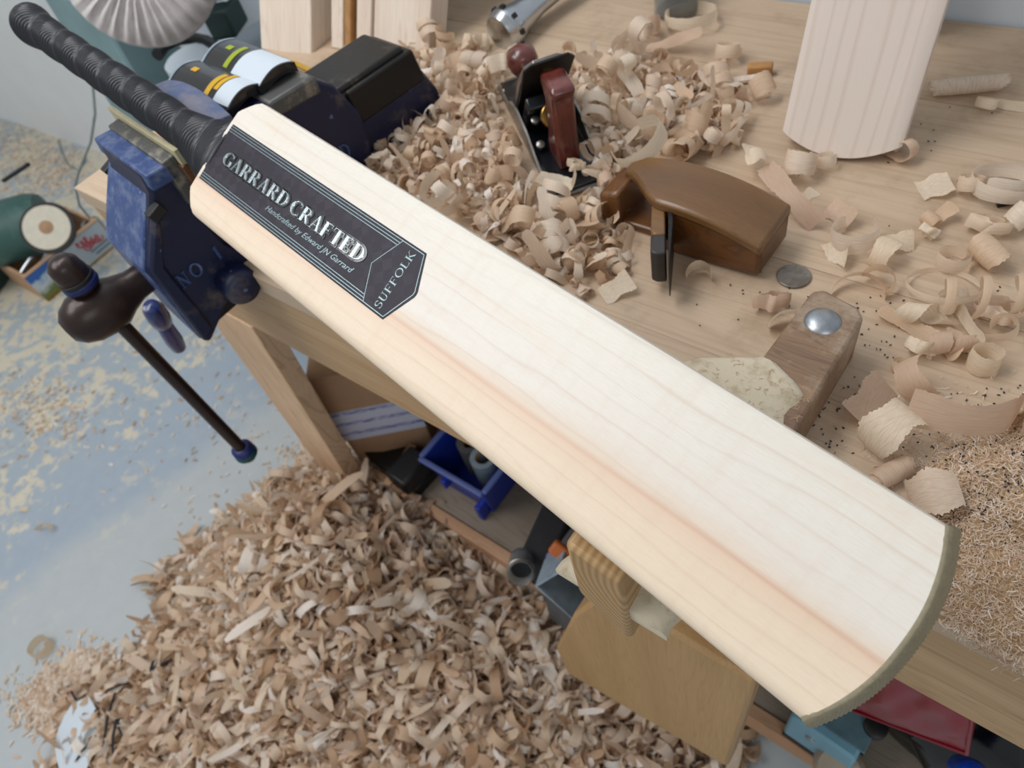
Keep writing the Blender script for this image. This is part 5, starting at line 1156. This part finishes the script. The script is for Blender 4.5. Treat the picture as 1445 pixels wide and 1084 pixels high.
mb.loft([[tuple(Vector(p)-ro) for p in r] for r in rr]); mb.build('bag', MAT['red'], rb, angle=70)
M().tube([P4[0].lerp(P4[1], f)-ro+Vector((0, -.001, 0)) for f in np.linspace(0, 1, 14)], .0018, 8).build('seam_piping', MAT['red'], rb)
M().tube([P4[1].lerp(P4[2], f)-ro+Vector((0, -.001, 0)) for f in np.linspace(0, 1, 6)], .0018, 8).build('seam_piping', MAT['red'], rb)
# black bag and blue bottle
mb = M(); rr = []
for i in range(21):
    f = i/20; ring = []
    for j in range(20):
        a = 2*math.pi*j/20; r = .075*math.sin(math.pi*(.08+.87*f))**.7*(1+.10*math.sin(a*5+f*9)+.06*math.sin(a*9-f*13)); ring.append((.185+1.5*r*math.cos(a), .345+.75*r*math.sin(a), ST+.20*f))
    rr.append(ring)
mb.loft(rr); o = mb.build('black_bin_bag', MAT['foil'], None, angle=25); tag(o, 'crumpled black plastic bag under the right end of the bench', 'bag')
p = at((1372, 1092), y=.27); o = M().lathe([(.002, .014), (.009, .012), (.013, .006), (.014, 0), (.014, -.05), (.002, -.05)], (0, 0, 0), (0, -.3, 1), 24).build('blue_bottle_cap', plain('bright_blue_plastic', hexc(20, 70, 190), .25), None, angle=60); o.location = p; tag(o, 'bright blue rounded cap below the red bag', 'cap')
o = M().lathe([(.028, 0), (.030, .004), (.030, .05), (.024, .058), (.002, .060)], (0, 0, 0), (0, -.4, 1), 28).build('white_tub', plain('dusty_white_tub', hexc(176, 160, 140), .7, 0, .2, 40), None, angle=40); o.location = (.072, .262, ST+.001); tag(o, 'dusty white tub between the blue box and the black bag', 'tub')
# black cable offcuts and white scrap, lower left
cable_px = [((93, 968), (127, 1012)), ((100, 1084), (148, 1042)), ((155, 975), (210, 965)), ((210, 960), (262, 942)), ((167, 980), (160, 1060)), ((178, 1015), (170, 1076)), ((180, 1020), (188, 1048)), ((225, 955), (240, 930)), ((142, 1000), (140, 1012))]
for i, (p, q) in enumerate(cable_px):
    a_, b_ = Vector(at(p, z=.05)), Vector(at(q, z=.05)); a_.z = ph(a_.x, a_.y)+.030; b_.z = ph(b_.x, b_.y)+.032; md = (a_+b_)/2+Vector((0, 0, .006)); o = M().tube([a_-(a_+b_)/2, md-(a_+b_)/2, b_-(a_+b_)/2], [.0022+.0008*(i == 3)]*3, 8).build('cable_offcut', MAT['rubber'], None); o.location = (a_+b_)/2
    tag(o, 'thin black strip offcut lying on the lower left edge of the floor pile', 'offcut', 'black strips at the edge of the floor pile')
p = at((118, 1045), z=.04); p[2] = ph(p[0], p[1])+.034; mb = M(); rr = []
for i in range(9):
    f = i/8; rr.append([(-.07+.14*f, -.045*math.sin(math.pi*(.15+.7*f)), .004*math.sin(f*6)), (-.07+.14*f, -.045*math.sin(math.pi*(.15+.7*f)), .002+.004*math.sin(f*6)), (-.07+.14*f, .045*math.sin(math.pi*(.15+.7*f)), .012), (-.07+.14*f, .045*math.sin(math.pi*(.15+.7*f)), .010)])
mb.loft(rr); o = mb.build('white_scrap', MAT['white'], None); o.location = p; o.rotation_euler.z = -.6; tag(o, 'curved white plastic scrap at the lower left of the floor pile', 'scrap')
# small shaving caught on the apron
bpy.context.view_layer.update()
